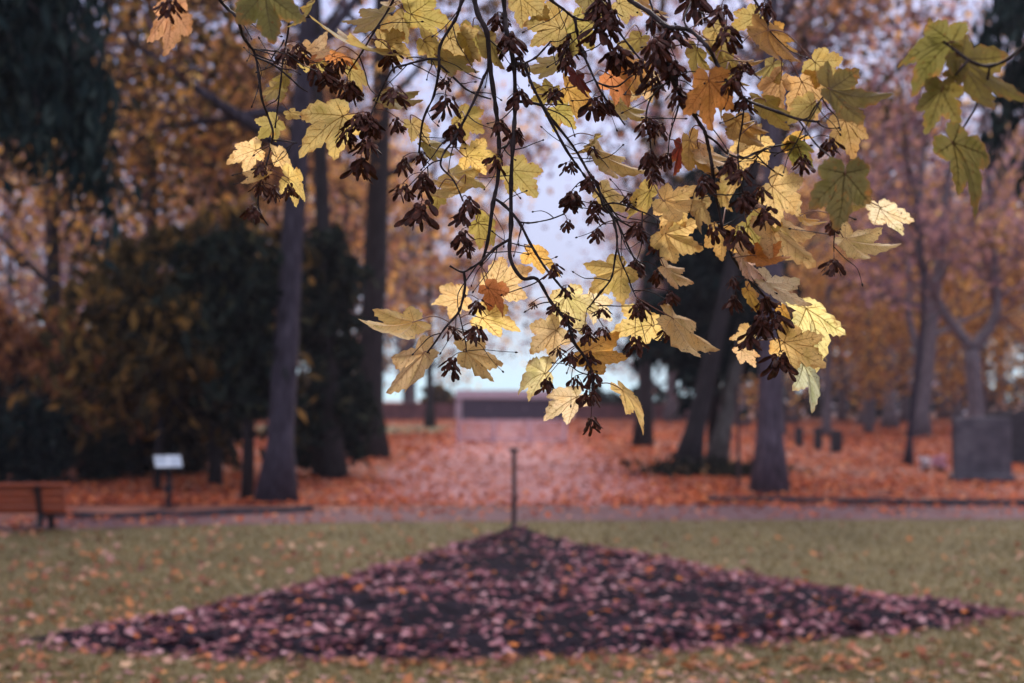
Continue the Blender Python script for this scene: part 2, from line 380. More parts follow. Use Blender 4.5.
# kerbs
def kerb(name, label, pts, h, w, mat):
    t = smooth_path([Vector((*p, 0)) for p in pts], 3)
    mb = MB()
    V=[]; F=[]
    for i,p in enumerate(t):
        d = (t[min(i+1,len(t)-1)]-t[max(i-1,0)]).normalized(); n = Vector((-d.y, d.x, 0))
        hh = h*(0.8+0.35*rng.random())
        for s,z in ((-1,0),(-0.85,hh),(0.85,hh*0.95),(1,0)):
            V.append(tuple(p+n*s*w/2+Vector((0,0,z))))
    for i in range(len(t)-1):
        for k in range(3): F.append((i*4+k,i*4+k+1,(i+1)*4+k+1,(i+1)*4+k))
    F.append((0,1,2,3)); F.append(tuple(range((len(t)-1)*4, len(t)*4))[::-1])
    mb.add(V,F)
    return tag(mb.build(name, mat), label, 'kerb')
kerb('path_kerb', 'low dark stone kerb along the far side of path near bench and sign', [tuple(G(x,y))[:2] for x,y in ((40,518.5),(110,518),(180,516.5),(250,514),(312,512))], 0.09, 0.16, M['stone_dark'])
kerb('path_kerb', 'low dark stone kerb in front of the trees beside the gravestones', [tuple(G(x,y))[:2] for x,y in ((708,502),(780,503.5),(860,505),(940,505.5),(1040,506.5))], 0.11, 0.22, M['stone_dark'])

# ------------------------------------------------------------------ triangular bed
outl = [(14,642),(110,655),(250,661),(400,662),(560,659),(700,652),(850,639),(940,631),(1018,614),(960,605),(900,599),(800,584),(700,566),(600,549),(540,537),(514,532.5),(480,540),(400,562),(300,587),(200,608),(110,625)]
ow = [np.array(tuple(G(*p))[:2]) for p in outl]
bc = np.array([0.15, 12.4])
ths=[]; rs=[]
for i in range(len(ow)):
    a=ow[i]; b=ow[(i+1)%len(ow)]
    for k in range(14):
        p=a+(b-a)*k/14-bc
        ths.append(math.atan2(p[1],p[0])); rs.append(math.hypot(*p)*(1+0.02*rng.standard_normal()))
o_=np.argsort(ths); ths=np.array(ths)[o_]; rs=np.array(rs)[o_]
def bedR(t): return np.interp(t, ths, rs, period=2*math.pi)
apex = ow[15]
def bump_field(x, y):
    return 0.02*(np.sin(x*5.1+1.3*np.sin(y*3.7))+np.sin(y*6.3+1.7*np.sin(x*4.1)))+0.012*np.sin(x*17+y*9)*np.sin(y*15-x*7)
def bedz(x, y):
    dx=np.asarray(x)-bc[0]; dy=np.asarray(y)-bc[1]
    r=np.hypot(dx,dy); RR=bedR(np.arctan2(dy,dx)); s=np.clip(r/RR,0,1)
    e=np.clip((RR-r)/0.55,0,1); e=e*e*(3-2*e)
    z=0.006+e*(0.055+0.07*(1-s)+0.7*bump_field(x,y))
    z=z+0.07*np.exp(-((np.asarray(x)-apex[0])**2+(np.asarray(y)-apex[1]+0.35)**2)/0.75**2)*np.clip((RR-r)/0.2,0,1)
    return z
def inbed(x,y,k=1.0):
    dx=x-bc[0]; dy=y-bc[1]
    return np.hypot(dx,dy) < k*bedR(np.arctan2(dy,dx))
nr=44; na=300
aa=np.linspace(-math.pi,math.pi,na,endpoint=False)
V=[(bc[0],bc[1],float(bedz(bc[0],bc[1])))]
for k in range(1,nr+1):
    s=(k/nr)**0.8; rr=bedR(aa)*s
    X=bc[0]+rr*np.cos(aa); Y=bc[1]+rr*np.sin(aa); Z=bedz(X,Y)
    V+=list(zip(X,Y,Z))
F=[(0,1+i,1+(i+1)%na) for i in range(na)]
for k in range(nr-1):
    b0=1+k*na; b1=b0+na
    F+=[(b0+i,b1+i,b1+(i+1)%na,b0+(i+1)%na) for i in range(na)]
mb=MB(); mb.add(V,F); bed=mb.build('soil_bed', M['soil'], smooth=True)
M['soil'].node_tree.nodes['Principled BSDF'].inputs['Specular IOR Level'].default_value=0.04
tag(bed, 'dark triangular bed of bare soil strewn with pinkish fallen leaves', 'flower bed')

# ------------------------------------------------------------------ flat fallen leaves (simple maple outline)
LO = [(0,1.0),(12,0.72),(22,0.48),(40,0.78),(50,0.9),(62,0.62),(76,0.42),(96,0.5),(110,0.52),(130,0.3),(180,0.12)]
def simple_leaf():
    pts=[]
    for a,r in LO: pts.append((math.sin(R(a))*r, math.cos(R(a))*r))
    left=[(-x,y) for x,y in pts[1:-1]][::-1]
    ring=pts+left
    return np.array(ring)
LR=simple_leaf()
def leaf_batch(mb, X, Y, Z, size, m=0, tilt=0.35, full=True):
    """many curled leaves lying on a surface"""
    n=len(X)
    if full:
        k=len(LR); yaw=rng.random(n)*2*math.pi
        c,s=np.cos(yaw),np.sin(yaw)
        tx=rng.normal(0,tilt,n); ty=rng.normal(0,tilt,n); curl=rng.uniform(-0.1,0.45,n)
        lx=LR[:,0][None]*np.ones((n,1)); ly=(LR[:,1]-0.35)[None]*np.ones((n,1))
        r2=lx**2+ly**2
        lz=curl[:,None]*r2+tx[:,None]*lx+ty[:,None]*ly
        gx=(lx*c[:,None]-ly*s[:,None])*size[:,None]; gy=(lx*s[:,None]+ly*c[:,None])*size[:,None]; gz=lz*size[:,None]
        gz-=gz.min(axis=1,keepdims=True)
        Vv=np.stack([gx+X[:,None],gy+Y[:,None],gz+Z[:,None]+0.004],-1)
        idx=(np.arange(n*k).reshape(n,k)+mb.n).tolist()
        mb.V.append(Vv.reshape(-1,3)); mb.F.extend(idx); mb.M.extend([m]*n); mb.n+=n*k
    else:
        yaw=rng.random(n)*2*math.pi; c,s=np.cos(yaw),np.sin(yaw)
        q=np.array([(-.5,0),(0,-.6),(.5,0),(0,.6)])
        zz=rng.normal(0,tilt,(n,4))*0.35
        gx=(q[:,0][None]*c[:,None]-q[:,1][None]*s[:,None])*size[:,None]; gy=(q[:,0][None]*s[:,None]+q[:,1][None]*c[:,None])*size[:,None]
        gz=(zz-zz.min(axis=1,keepdims=True))*size[:,None]
        Vv=np.stack([gx+X[:,None],gy+Y[:,None],gz+Z[:,None]+0.004],-1)
        mb.quads(Vv,m)

def patchy(x,y,s=1.0):
    return 0.5+0.25*(np.sin(x*1.1*s+2*np.sin(y*0.7*s))+np.sin(y*1.3*s+1.5*np.sin(x*0.9*s+1)))

# candidates on bed and lawn
def scatter_bed(n):
    X=rng.uniform(-4.4,4.8,n); Y=rng.uniform(9.3,20,n); k=inbed(X,Y,1.035)
    X,Y=X[k],Y[k]
    # leaves lie thicker towards the rims, thinner near the top
    dx=X-bc[0]; dy=Y-bc[1]; s=np.hypot(dx,dy)/bedR(np.arctan2(dy,dx))
    pr=np.clip(0.40+0.5*s**2+0.6*(patchy(X,Y,1.6)-0.5)-0.15*np.clip(Y-12.6,0,9)*(1.15-s),0.03,1)*np.where(np.hypot(X-apex[0],Y-apex[1])<1.3,.25,1)
    k=rng.random(len(X))<pr
    return X[k],Y[k]
bx_,by_=scatter_bed(27000)
bz_=bedz(bx_,by_)
def scatter_lawn(n):
    Y=8.2+12.4*rng.random(n)**1.5; X=rng.uniform(-1,1,n)*(0.55*Y+1.2)
    k=(~inbed(X,Y,1.0))
    X,Y=X[k],Y[k]
    pr=np.where(X<0,0.34+0.30*np.clip(-X/4,0,1),0.15+0.1*np.clip(X/5,0,1))+np.clip((11-Y)*0.35,0,0.6)-0.03*np.clip(Y-13,0,9)
    pr*=0.4+0.9*patchy(X,Y,1.0); k=rng.random(len(X))<np.clip(pr,0.03,1)
    return X[k],Y[k]
lx_,ly_=scatter_lawn(14500)
cand=[(y,x,float(z),'bed') for x,y,z in zip(bx_,by_,bz_)]+[(y,x,0.012,'lawn') for x,y in zip(lx_,ly_)]
vis=[]
for i,(y,x,z,w) in enumerate(cand):
    px,py,_=topx((x,y,z))
    if -5<px<W+5 and py<Hh+4: vis.append((y,i))
vis.sort(); single=set(i for _,i in vis[:300])
rest_b=[c for i,c in enumerate(cand) if i not in single and c[3]=='bed']
rest_l=[c for i,c in enumerate(cand) if i not in single and c[3]=='lawn']
# individual leaf meshes
fl_meshes=[]
for v in range(10):
    curl=rng.uniform(0.05,0.55); tx,ty=rng.normal(0,0.3,2); fold=rng.uniform(-0.1,0.35)
    ring=[(x,y-0.35) for x,y in LR]
    Vv=[(0,-0.05,0)]+[(x*0.55,y*0.55,0) for x,y in ring]+[(x,y,0) for x,y in ring]
    Vv=[(x,y,curl*(x*x+y*y)+fold*abs(x)+tx*x*0.6+ty*y*0.6+0.03*rng.standard_normal()) for x,y,_ in Vv]
    mn=min(v[2] for v in Vv); Vv=[(x,y,z-mn) for x,y,z in Vv]
    k=len(ring)
    Ff=[(0,1+i,1+(i+1)%k) for i in range(k)]+[(1+i,1+k+i,1+k+(i+1)%k,1+(i+1)%k) for i in range(k)]
    sv,sf=tube([Vector((0,-0.38,0.03)),Vector((0.05,-0.62,0.06)),Vector((0.12,-0.9,0.03))],[0.018,0.014,0.012],4)
    n0=len(Vv); Vv+=sv; Ff+=[tuple(a+n0 for a in f) for f in sf]
    me=bpy.data.meshes.new('fallen_leaf'); me.from_pydata(Vv,[],Ff); me.materials.append(M['fallen']); fl_meshes.append(me)
bedcols=[('dusty pink',(0.47,0.27,0.28)),('dusty pink',(0.42,0.25,0.26)),('dark plum brown',(0.2,0.09,0.10)),('pale greyish pink',(0.60,0.43,0.42)),('pale greyish pink',(0.52,0.36,0.38)),('plum red',(0.30,0.12,0.13))]
lawncols=[('rust orange',(0.52,0.20,0.07)),('golden orange',(0.56,0.25,0.07)),('dusty pink',(0.42,0.22,0.22)),('pale straw',(0.54,0.38,0.24)),('brown',(0.22,0.10,0.07)),('dusty pink',(0.36,0.18,0.18))]
for i in sorted(single):
    y,x,z,w=cand[i]
    o=bpy.data.objects.new('fallen_leaf', fl_meshes[int(rng.integers(10))]); COL.objects.link(o)
    s=rng.uniform(0.028,0.056)
    o.location=(x,y,z+0.008); o.scale=(s,s,s*0.8); o.rotation_euler=(rng.normal(0,0.08),rng.normal(0,0.08),rng.uniform(0,6.28))
    cn,cc=(bedcols if w=='bed' else lawncols)[int(rng.integers(6))]
    j=rng.uniform(0.8,1.2); o.color=(min(1,cc[0]*j),min(1,cc[1]*j),min(1,cc[2]*j),1)
    tag(o, f"{cn} fallen leaf lying on the "+("dark soil of the triangular bed" if w=='bed' else "short grass in front of the bed"), 'leaf', f"{cn} leaves fallen on the "+('soil bed' if w=='bed' else 'lawn'))
mb=MB(); a=np.array([(c[1],c[0],c[2]) for c in rest_b]); leaf_batch(mb,a[:,0],a[:,1],a[:,2],rng.uniform(0.024,0.062,len(a))*np.where(rng.random(len(a))<.12,1.3,1),tilt=.25)
tag(mb.build('fallen_leaves', M['bedleaf']), 'pink and brown fallen leaves littering the dark triangular soil bed','leaves',kind='stuff')
mb=MB(); a=np.array([(c[1],c[0],c[2]) for c in rest_l]); leaf_batch(mb,a[:,0],a[:,1],a[:,2],rng.uniform(0.035,0.075,len(a)))
tag(mb.build('fallen_leaves', M['lawnleaf']), 'orange and straw coloured fallen leaves scattered over the lawn','leaves',kind='stuff')
# red carpet under the trees, thin on the avenue path
n=150000
Y=23.2+ (rng.random(n)**1.6)*80; X=rng.uniform(-1,1,n)*(0.52*Y+1)
pr=np.where(np.abs(X)<2.7, 0.19+0.40*(np.abs(X)/2.7)**2, 0.25+0.75*patchy(X,Y,0.55))
pr=np.where((X<-3.4)&(Y>66)&(Y<84),0.15,pr)
k=rng.random(n)<pr; X=X[k];Y=Y[k]
mb=MB(); leaf_batch(mb,X,Y,np.full(len(X),0.006),rng.uniform(0.05,0.11,len(X))*np.clip(Y/32,1,1.7),full=False,tilt=0.6)
tag(mb.build('leaf_carpet', M['carpet']),'red and orange carpet of fallen leaves under the trees','leaves',kind='stuff')
# a few leaves on the cross path
n=2200; X=rng.uniform(-13,13,n); u=rng.random(n); Y=np.array([yof(nearw,x)+(yof(farw,x)-yof(nearw,x))*t for x,t in zip(X,u**0.8)])
k=rng.random(n)<(0.3+0.5*u); X=X[k];Y=Y[k]
mb=MB(); leaf_batch(mb,X,Y,np.full(len(X),0.010),rng.uniform(0.05,0.1,len(X)),full=False,tilt=0.6)
tag(mb.build('path_leaves', M['carpet']),'scattered reddish leaves lying along the mauve gravel path','leaves',kind='stuff')
# grass blades
n=160000
Y=8.0+12.6*rng.random(n)**1.2; X=rng.uniform(-1,1,n)*(0.55*Y+1.0)
k=~inbed(X,Y,0.98); X=X[k];Y=Y[k]
ny=np.array([0.0]); ny=np.interp(X,[p[0] for p in nearw],[p[1] for p in nearw]); k=Y<ny-0.05+0.1*np.sin(X*7); X=X[k];Y=Y[k]
n=len(X); yaw=rng.random(n)*6.28; h=rng.uniform(0.02,0.055,n); w=rng.uniform(0.004,0.008,n); ln=rng.normal(0,0.02,(n,2))
Vv=np.zeros((n,3,3)); Vv[:,0]=np.stack([X-np.cos(yaw)*w,Y-np.sin(yaw)*w,np.full(n,0.003)],-1); Vv[:,1]=np.stack([X+np.cos(yaw)*w,Y+np.sin(yaw)*w,np.full(n,0.003)],-1); Vv[:,2]=np.stack([X+ln[:,0],Y+ln[:,1],h],-1)
me=bpy.data.meshes.new('grass'); me.from_pydata(Vv.reshape(-1,3).tolist(),[],np.arange(n*3).reshape(n,3).tolist()); me.materials.append(M['blade'])
go=bpy.data.objects.new('grass',me); COL.objects.link(go); tag(go,'short dull green grass around the triangular bed','grass',kind='stuff')

# ------------------------------------------------------------------ trees
def rv(s=1.0): return Vector(rng.normal(0,s,3))
def grow(p, d, r, length, level, maxl, tubes, tips, up=0.15, jit=0.18, nch=(3,5), ratio=0.62, ang=0.75, minr=0.006, sides=5):
    ns=5 if level<2 else 3
    pts=[p.copy()]; rad=[r]; d=d.normalized()
    for i in range(ns):
        d=(d+rv(jit)+Vector((0,0,up))).normalized()
        pts.append(pts[-1]+d*length/ns); rad.append(max(minr, r*(1-0.75*(i+1)/ns)))
    tubes.append((level,pts,rad,max(3,sides-level)))
    if level>=maxl-1:
        for q in pts[1:]: tips.append(q)
    if level<maxl:
        k=int(rng.integers(nch[0],nch[1]+1))
        for c in range(k):
            t=rng.uniform(0.35,1.0)*ns; i=min(int(t),ns-1); q=pts[i].lerp(pts[i+1],t-i)
            ax=d.orthogonal().normalized(); ax.rotate(Quaternion(d,rng.uniform(0,6.28)))
            nd=d.copy(); nd.rotate(Quaternion(ax,ang*rng.uniform(0.6,1.3)))
            rr=rad[i]*0.6
            grow(q,nd,rr,length*ratio*rng.uniform(0.7,1.2),level+1,maxl,tubes,tips,up,jit,nch,ratio,ang,minr,sides)

def leaf_quads(C, size, elong=1.0, droop=0.0):
    """one folded leaf (two faces sharing an edge -> 1 quad) per centre"""
    n=len(C)
    a=rng.normal(0,1,(n,3)); a[:,2]-=droop*2; a/=np.linalg.norm(a,axis=1,keepdims=True)
    b=rng.normal(0,1,(n,3)); b-=a*(a*b).sum(1,keepdims=True); b/=np.linalg.norm(b,axis=1,keepdims=True)
    nn=np.cross(a,b)
    s=(size*rng.uniform(0.6,1.3,n))[:,None]
    l=a*s*elong*0.55; w=b*s*0.42
    f=nn*s*0.12*rng.normal(0,1,(n,1))
    return np.stack([C-l,C+w+f,C+l*1.1,C-w+f],1)

def tree(name,label,base,H,r,top=None,fork=0.4,nl=9,limb=0.36,spread=1.0,crown=None,nleaf=3000,lsize=0.16,sig=0.35,bark='bark',maxl=3,
         group=None,cat='tree',extra=None,twigmat='bare_twig',zlimb=None,up=0.12,nch=(3,4),mix=None,bend=0.15):
    base=Vector((base[0],base[1],0)); top=Vector(top) if top else Vector((base.x+rng.normal(0,0.3),base.y,H))
    e=empty(name,base,label,cat,group)
    pts=[];rad=[];n=14
    bx,by=rng.normal(0,bend,2)
    for i in range(n+1):
        t=i/n; q=base.lerp(top,t)+Vector((bx*math.sin(t*5),by*math.sin(t*4),0))*t
        q.z = base.z-0.1+ (top.z-base.z+0.1)*t
        fl=1+0.55*math.exp(-(q.z+0.05)/(r*1.1))
        pts.append(q); rad.append(r*fl*(1-0.72*t))
    mt=MB(); 
    sides=14; V_,F_=tube(pts,rad,sides)
    V_=np.array(V_)
    # uneven girth
    for i in range(n+1):
        for k in range(sides):
            c=np.array(pts[i]); j=1+0.07*math.sin(k*2.6+i*0.5+bx*20)+0.05*rng.standard_normal()
            V_[i*sides+k]=c+(V_[i*sides+k]-c)*j
    mt.add(V_,F_)
    tubes=[];tips=[]
    for l in range(nl):
        f=fork+(0.97-fork)*(l+rng.random()*0.8)/nl
        i=min(int(f*n),n-1); q=pts[i].lerp(pts[i+1],f*n-i)
        az=l*2.4+rng.random(); el=rng.uniform(0.25,0.95)
        d=Vector((math.cos(az)*spread,math.sin(az)*spread,el))
        grow(q,d,rad[i]*rng.uniform(0.35,0.55),H*limb*(1.15-0.6*f)*rng.uniform(0.75,1.2),1,maxl,tubes,tips,up=up,nch=nch)
    if extra:
        for (q0,q1,rr,ll) in extra:
            q0=Vector(q0);q1=Vector(q1)
            d=(q1-q0); grow(q0,d,rr,d.length*1.25,1,maxl,tubes,tips,up=0.03,jit=0.10,nch=(4,6))
    mc=MB()
    for lv,pp,rr,sd_ in tubes:
        V_,F_=tube(pp,rr,sd_,cap=False)
        if lv<=1: mt.add(V_,F_)
        else: mc.add(V_,F_,0)
    mats=[M[twigmat]]
    if crown and len(tips):
        T=np.array([tuple(t) for t in tips])
        crs=crown if isinstance(crown,(list,tuple)) else [crown]
        # foliage gathers in clumps, some twigs stay bare
        wgt=rng.random(len(T))**2+0.02; wgt/=wgt.sum()
        for ci,cn in enumerate(crs):
            nn=int(nleaf/len(crs))
            C=T[rng.choice(len(T),nn,p=wgt)]+rng.normal(0,sig,(nn,3))*np.array([1,1,0.8])
            mc.quads(leaf_quads(C,lsize),1+ci); mats.append(M[cn])
    mt.build('trunk',M[bark],e,loc=base,smooth=True)
    if mc.n: mc.build('crown',mats,e,loc=base)
    return e

def copy_tree(o, loc, rz, s, label, group=None):
    c=o.copy(); COL.objects.link(c); c.location=loc; c.rotation_euler=(0,0,rz); c.scale=(s,s,s)
    c["label"]=label
    if group: c["group"]=group
    for ch in list(o.children):
        k=ch.copy(); COL.objects.link(k); k.parent=c
    return c

def gx(px,py): 
    g=G(px,py); return (g.x,g.y)

# --- left side
b=gx(276,503); t1=at(302,-60,b[1]+1.0)
limbL=[(at(287,150,b[1]+0.4),at(165,55,b[1]-1.5),0.15,1),(at(288,110,b[1]+0.4),at(150,150,b[1]-1),0.11,1),(at(296,60,b[1]+.4),at(420,-10,b[1]+1),0.15,1)]
tree('autumn_tree','slim mauve grey trunk leaning slightly right between the sign and the avenue',b,15,0.235,top=(t1.x+0.5,t1.y,15),fork=0.5,nl=11,limb=0.34,crown=['cr_gold','cr_brown','cr_olive'],nleaf=5600,lsize=0.16,bark='bark_mid',extra=limbL)
b=gx(332,478); t1=at(318,0,b[1])
tree('dark_tree','dark trunk with drooping evergreen skirt right behind the slim grey trunk',b,17,0.22,top=(t1.x-0.3,t1.y,17),fork=0.55,nl=9,crown=['cr_dark','cr_olive'],nleaf=4500,lsize=0.22,bark='bark_dark')
b=gx(367,458); t1=at(380,0,b[1])
tree('dark_tree','thick dark trunk standing at the left edge of the avenue',b,20,0.42,top=(t1.x+0.3,t1.y,20),fork=0.40,nl=14,limb=0.33,crown=['cr_rust','cr_olive','cr_olive'],nleaf=7000,lsize=0.19,bark='bark_dark')
# golden trees behind on the left
lt=[]
for i,(px,Yd,Hd,cr,lab,nlf,fk) in enumerate([
    (60,34,15,['cr_gold','cr_brown'],'golden brown tree rising behind the dark clipped hedge',6000,0.2),
    (150,38,16,['cr_gold','cr_brown','cr_rust'],'golden tree behind the dark yews left of the slim trunk',6500,0.2),
    (225,46,18,['cr_rust','cr_brown'],'rusty tree showing above the yews just left of slim trunk',5200,0.2),
    (-40,30,15,['cr_brown','cr_olive'],'olive brown tree at the far left picture edge behind the bench',5200,0.15),
    (345,66,19,['cr_gold','cr_rust'],'golden tree seen between the two dark trunks left of avenue',4500,0.12),
    (430,80,20,['cr_gold','cr_mauve'],'pale orange tree beside the avenue far beyond thick dark trunk',3600,0.15)]):
    p=at(px,395,Yd)
    lt.append(tree('autumn_tree',lab,(p.x,p.y),Hd,0.22,fork=fk,nl=12,limb=0.36,crown=cr,nleaf=nlf,lsize=0.2*max(1,Yd/42),sig=0.5,bark='bark_dark',up=0.02))

def spray_mass(name,label,base,blobs,n,size,mat,cat,trunk_r=0.12,elong=2.2,droop=0.6,trunk=True,group=None,sides=None):
    """dense evergreen built from many small sprays on boughs; blobs: (dx,dy,z,rx,ry,rz)"""
    base=Vector((base[0],base[1],0)); e=empty(name,base,label,cat,group)
    mt=MB(); mc=MB()
    vol=np.array([b[3]*b[4]*b[5] for b in blobs])**0.7; vol/=vol.sum()
    cnt=(vol*n).astype(int)
    H=max(b[2]+b[5] for b in blobs)
    for j,b in enumerate(blobs):
        k=cnt[j]
        if cat in ('hedge','bush') and droop<.3:
            d=rng.normal(0,1,(k,3)); d/=np.linalg.norm(d,axis=1,keepdims=True)
            lump=1+0.16*np.sin(d[:,0]*7+j)+0.16*np.sin(d[:,1]*8+2*j)+0.13*np.sin(d[:,2]*9+d[:,0]*5)
            C=d*((0.45+0.55*rng.random(k)**0.5)*lump)[:,None]*np.array(b[3:6])
        else:                            # layered drooping sprays with gaps between them
            nc=26; d=rng.normal(0,1,(nc,3)); d/=np.linalg.norm(d,axis=1,keepdims=True)
            cc=d*(rng.random((nc,1))**.45*1.12)*np.array(b[3:6]); which=rng.integers(0,nc,k)
            az=np.arctan2(cc[:,1],cc[:,0])+rng.normal(0,.5,nc); t=rng.normal(0,.42,k)
            C=cc[which]+np.stack([np.cos(az[which])*t,np.sin(az[which])*t,-.55*t*t-.12*t],-1)*min(1.2,b[3])+rng.normal(0,.085,(k,3))
        C=C+np.array([base.x+b[0],base.y+b[1],b[2]])
        C=C[C[:,2]>0.04]
        mc.quads(leaf_quads(C,size,elong,droop),0)
        if trunk:
            q0=Vector((base.x+b[0]*0.15,base.y+b[1]*0.15,max(0.0,b[2]*0.5-0.2))); q1=Vector((base.x+b[0],base.y+b[1],b[2]))
            V_,F_=tube([q0,q0.lerp(q1,0.5)+Vector((0,0,0.1)),q1],[trunk_r*0.6,trunk_r*0.45,trunk_r*0.2],5); mt.add(V_,F_)
    if trunk:
        V_,F_=tube([base+Vector((0,0,-0.1)),base+Vector((0.03,0,H*0.35)),base+Vector((0,0.02,H*0.7))],[trunk_r*1.3,trunk_r,trunk_r*0.4],8); mt.add(V_,F_)
        mt.build('trunk',M['bark_dark'],e,loc=base,smooth=True)
    mc.build('crown' if cat!='hedge' else 'foliage',M[mat],e,loc=base)
    return e
# dark yews between hedge and slim trunk
b=gx(135,474)
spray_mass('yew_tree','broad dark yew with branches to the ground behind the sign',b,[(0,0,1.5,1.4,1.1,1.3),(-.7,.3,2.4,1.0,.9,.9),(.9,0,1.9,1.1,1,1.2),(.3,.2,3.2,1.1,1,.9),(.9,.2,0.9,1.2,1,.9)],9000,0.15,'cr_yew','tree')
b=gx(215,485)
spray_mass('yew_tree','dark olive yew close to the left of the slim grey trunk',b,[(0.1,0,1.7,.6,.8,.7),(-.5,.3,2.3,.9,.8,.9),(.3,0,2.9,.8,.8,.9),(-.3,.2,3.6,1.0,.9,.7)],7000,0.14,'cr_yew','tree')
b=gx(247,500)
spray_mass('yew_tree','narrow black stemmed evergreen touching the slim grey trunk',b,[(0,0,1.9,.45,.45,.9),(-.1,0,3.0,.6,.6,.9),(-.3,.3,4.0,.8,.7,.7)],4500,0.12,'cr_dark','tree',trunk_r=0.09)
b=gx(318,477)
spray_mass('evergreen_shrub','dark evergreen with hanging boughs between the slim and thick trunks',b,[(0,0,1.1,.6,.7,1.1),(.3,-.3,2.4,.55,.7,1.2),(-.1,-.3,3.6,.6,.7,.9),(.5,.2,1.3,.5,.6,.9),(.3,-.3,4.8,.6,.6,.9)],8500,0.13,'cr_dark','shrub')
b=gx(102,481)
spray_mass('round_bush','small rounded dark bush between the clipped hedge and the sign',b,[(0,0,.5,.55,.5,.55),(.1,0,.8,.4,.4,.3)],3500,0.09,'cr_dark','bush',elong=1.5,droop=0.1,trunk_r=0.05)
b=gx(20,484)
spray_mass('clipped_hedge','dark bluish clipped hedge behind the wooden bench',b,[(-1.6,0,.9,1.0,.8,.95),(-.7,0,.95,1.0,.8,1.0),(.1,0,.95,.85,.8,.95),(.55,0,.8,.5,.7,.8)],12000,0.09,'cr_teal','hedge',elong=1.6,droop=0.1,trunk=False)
b=(at(22,395,30).x,30.0)
spray_mass('beech_shrub','reddish brown twiggy beech above the dark clipped hedge',b,[(-.8,0,2.9,1.0,1,1.0),(.3,0,2.7,1.0,1,1.0),(1.1,0,2.3,.8,.9,1.0),(0,.3,1.6,1.5,.9,.9)],7500,0.12,'cr_rust','shrub',elong=2.4,droop=0.9)

for px,py,Yq,lab,bl in ((158,330,27,'brownish bare bush in front of the broad dark yew',[(0,0,2.2,1.5,.7,1.0),(-.6,0,3.2,1.2,.7,.9),(.9,0,3.0,1.2,.7,1.0)]),(215,260,29,'thin olive brown bush leaning over the yews left of slim trunk',[(0,0,3.4,1.1,.7,1.0),(-.8,0,4.4,1.3,.8,.8),(.5,0,4.8,1.1,.8,.9),(-1.9,0,4.0,1.0,.8,.9)])):
    p=at(px,395,Yq); spray_mass('thin_bush',lab,(p.x,Yq),bl,1900,.19,'cr_olive','bush',elong=1.8,droop=.6,trunk_r=.06)
def conifer(name,label,base,H,r,boughs,mat,n_spray,size,hang=0.8):
    """boughs: list of (z, azimuth, length, droop)"""
    base=Vector((base[0],base[1],0)); e=empty(name,base,label,'tree')
    mt=MB(); mc=MB()
    V_,F_=tube([base+Vector((0,0,-0.1)),base+Vector((0,0,H*0.5)),base+Vector((0,0,H))],[r*1.2,r*0.7,0.03],10); mt.add(V_,F_)
    for z,az,ln,dr in boughs:
        pts=[];m=9
        for i in range(m):
            t=i/(m-1); pts.append(base+Vector((math.cos(az)*ln*math.sin(t*1.45)/math.sin(1.45),math.sin(az)*ln*math.sin(t*1.45)/math.sin(1.45),z+0.25*ln*t-dr*t**2.2)))
        V_,F_=tube(pts,[max(0.012,0.06*(1-i/m)) for i in range(m)],5); mt.add(V_,F_)
        A=np.array([tuple(p) for p in pts]); k=n_spray
        t=rng.uniform(0.12,1,k)*(m-1); i=np.minimum(t.astype(int),m-2); C=A[i]+(A[i+1]-A[i])*(t-i)[:,None]
        C=C+rng.normal(0,0.13,(k,3)); C[:,2]-=rng.random(k)**1.8*hang*(.35+.65*np.abs(np.sin(t*2.3+z*3)))
        mc.quads(leaf_quads(C,size,2.6,1.2),0)
    mt.build('trunk',M['bark_dark'],e,loc=base,smooth=True)
    mc.build('crown',M[mat],e,loc=base)
    return e
Yc=17.0; p=at(-150,395,Yc)
bl=[]
for z in np.arange(6.4,11,0.36): 
    for q in range(3): bl.append((z,rng.uniform(-1.6,1.4),rng.uniform(1.4,2.5),rng.uniform(1.0,1.9)))
for z,az,ln,dr in ((7.4,-0.05,2.75,3.3),(7.0,0.1,2.6,2.9),(6.6,-0.2,2.5,2.6),(7.9,0.15,2.3,2.4),(6.3,0.0,3.0,2.9),(6.8,-.1,3.1,3.0),(7.6,.05,3.0,3.0),(8.3,-.1,2.9,2.4),(8.9,.1,2.8,2.2),(9.5,0,2.7,2.0),(8.6,.25,2.8,2.2),(9.9,-.2,2.6,2.0)): bl.append((z,az,ln,dr))
conifer('weeping_conifer','dark bluish conifer with a weeping bough in the top left corner',(p.x,p.y),13,0.26,bl,'cr_teal',520,0.10,.9)
p=at(1150,395,24)
bl=[(z,rng.uniform(1.8,4.4),rng.uniform(1.6,2.9),rng.uniform(1.0,2.0)) for z in np.repeat(np.arange(6.9,12,0.45),2)]
conifer('dark_conifer','dark conifer boughs reaching in at the top right edge',(p.x,p.y),13,0.26,bl,'cr_teal',260,0.12,0.6)

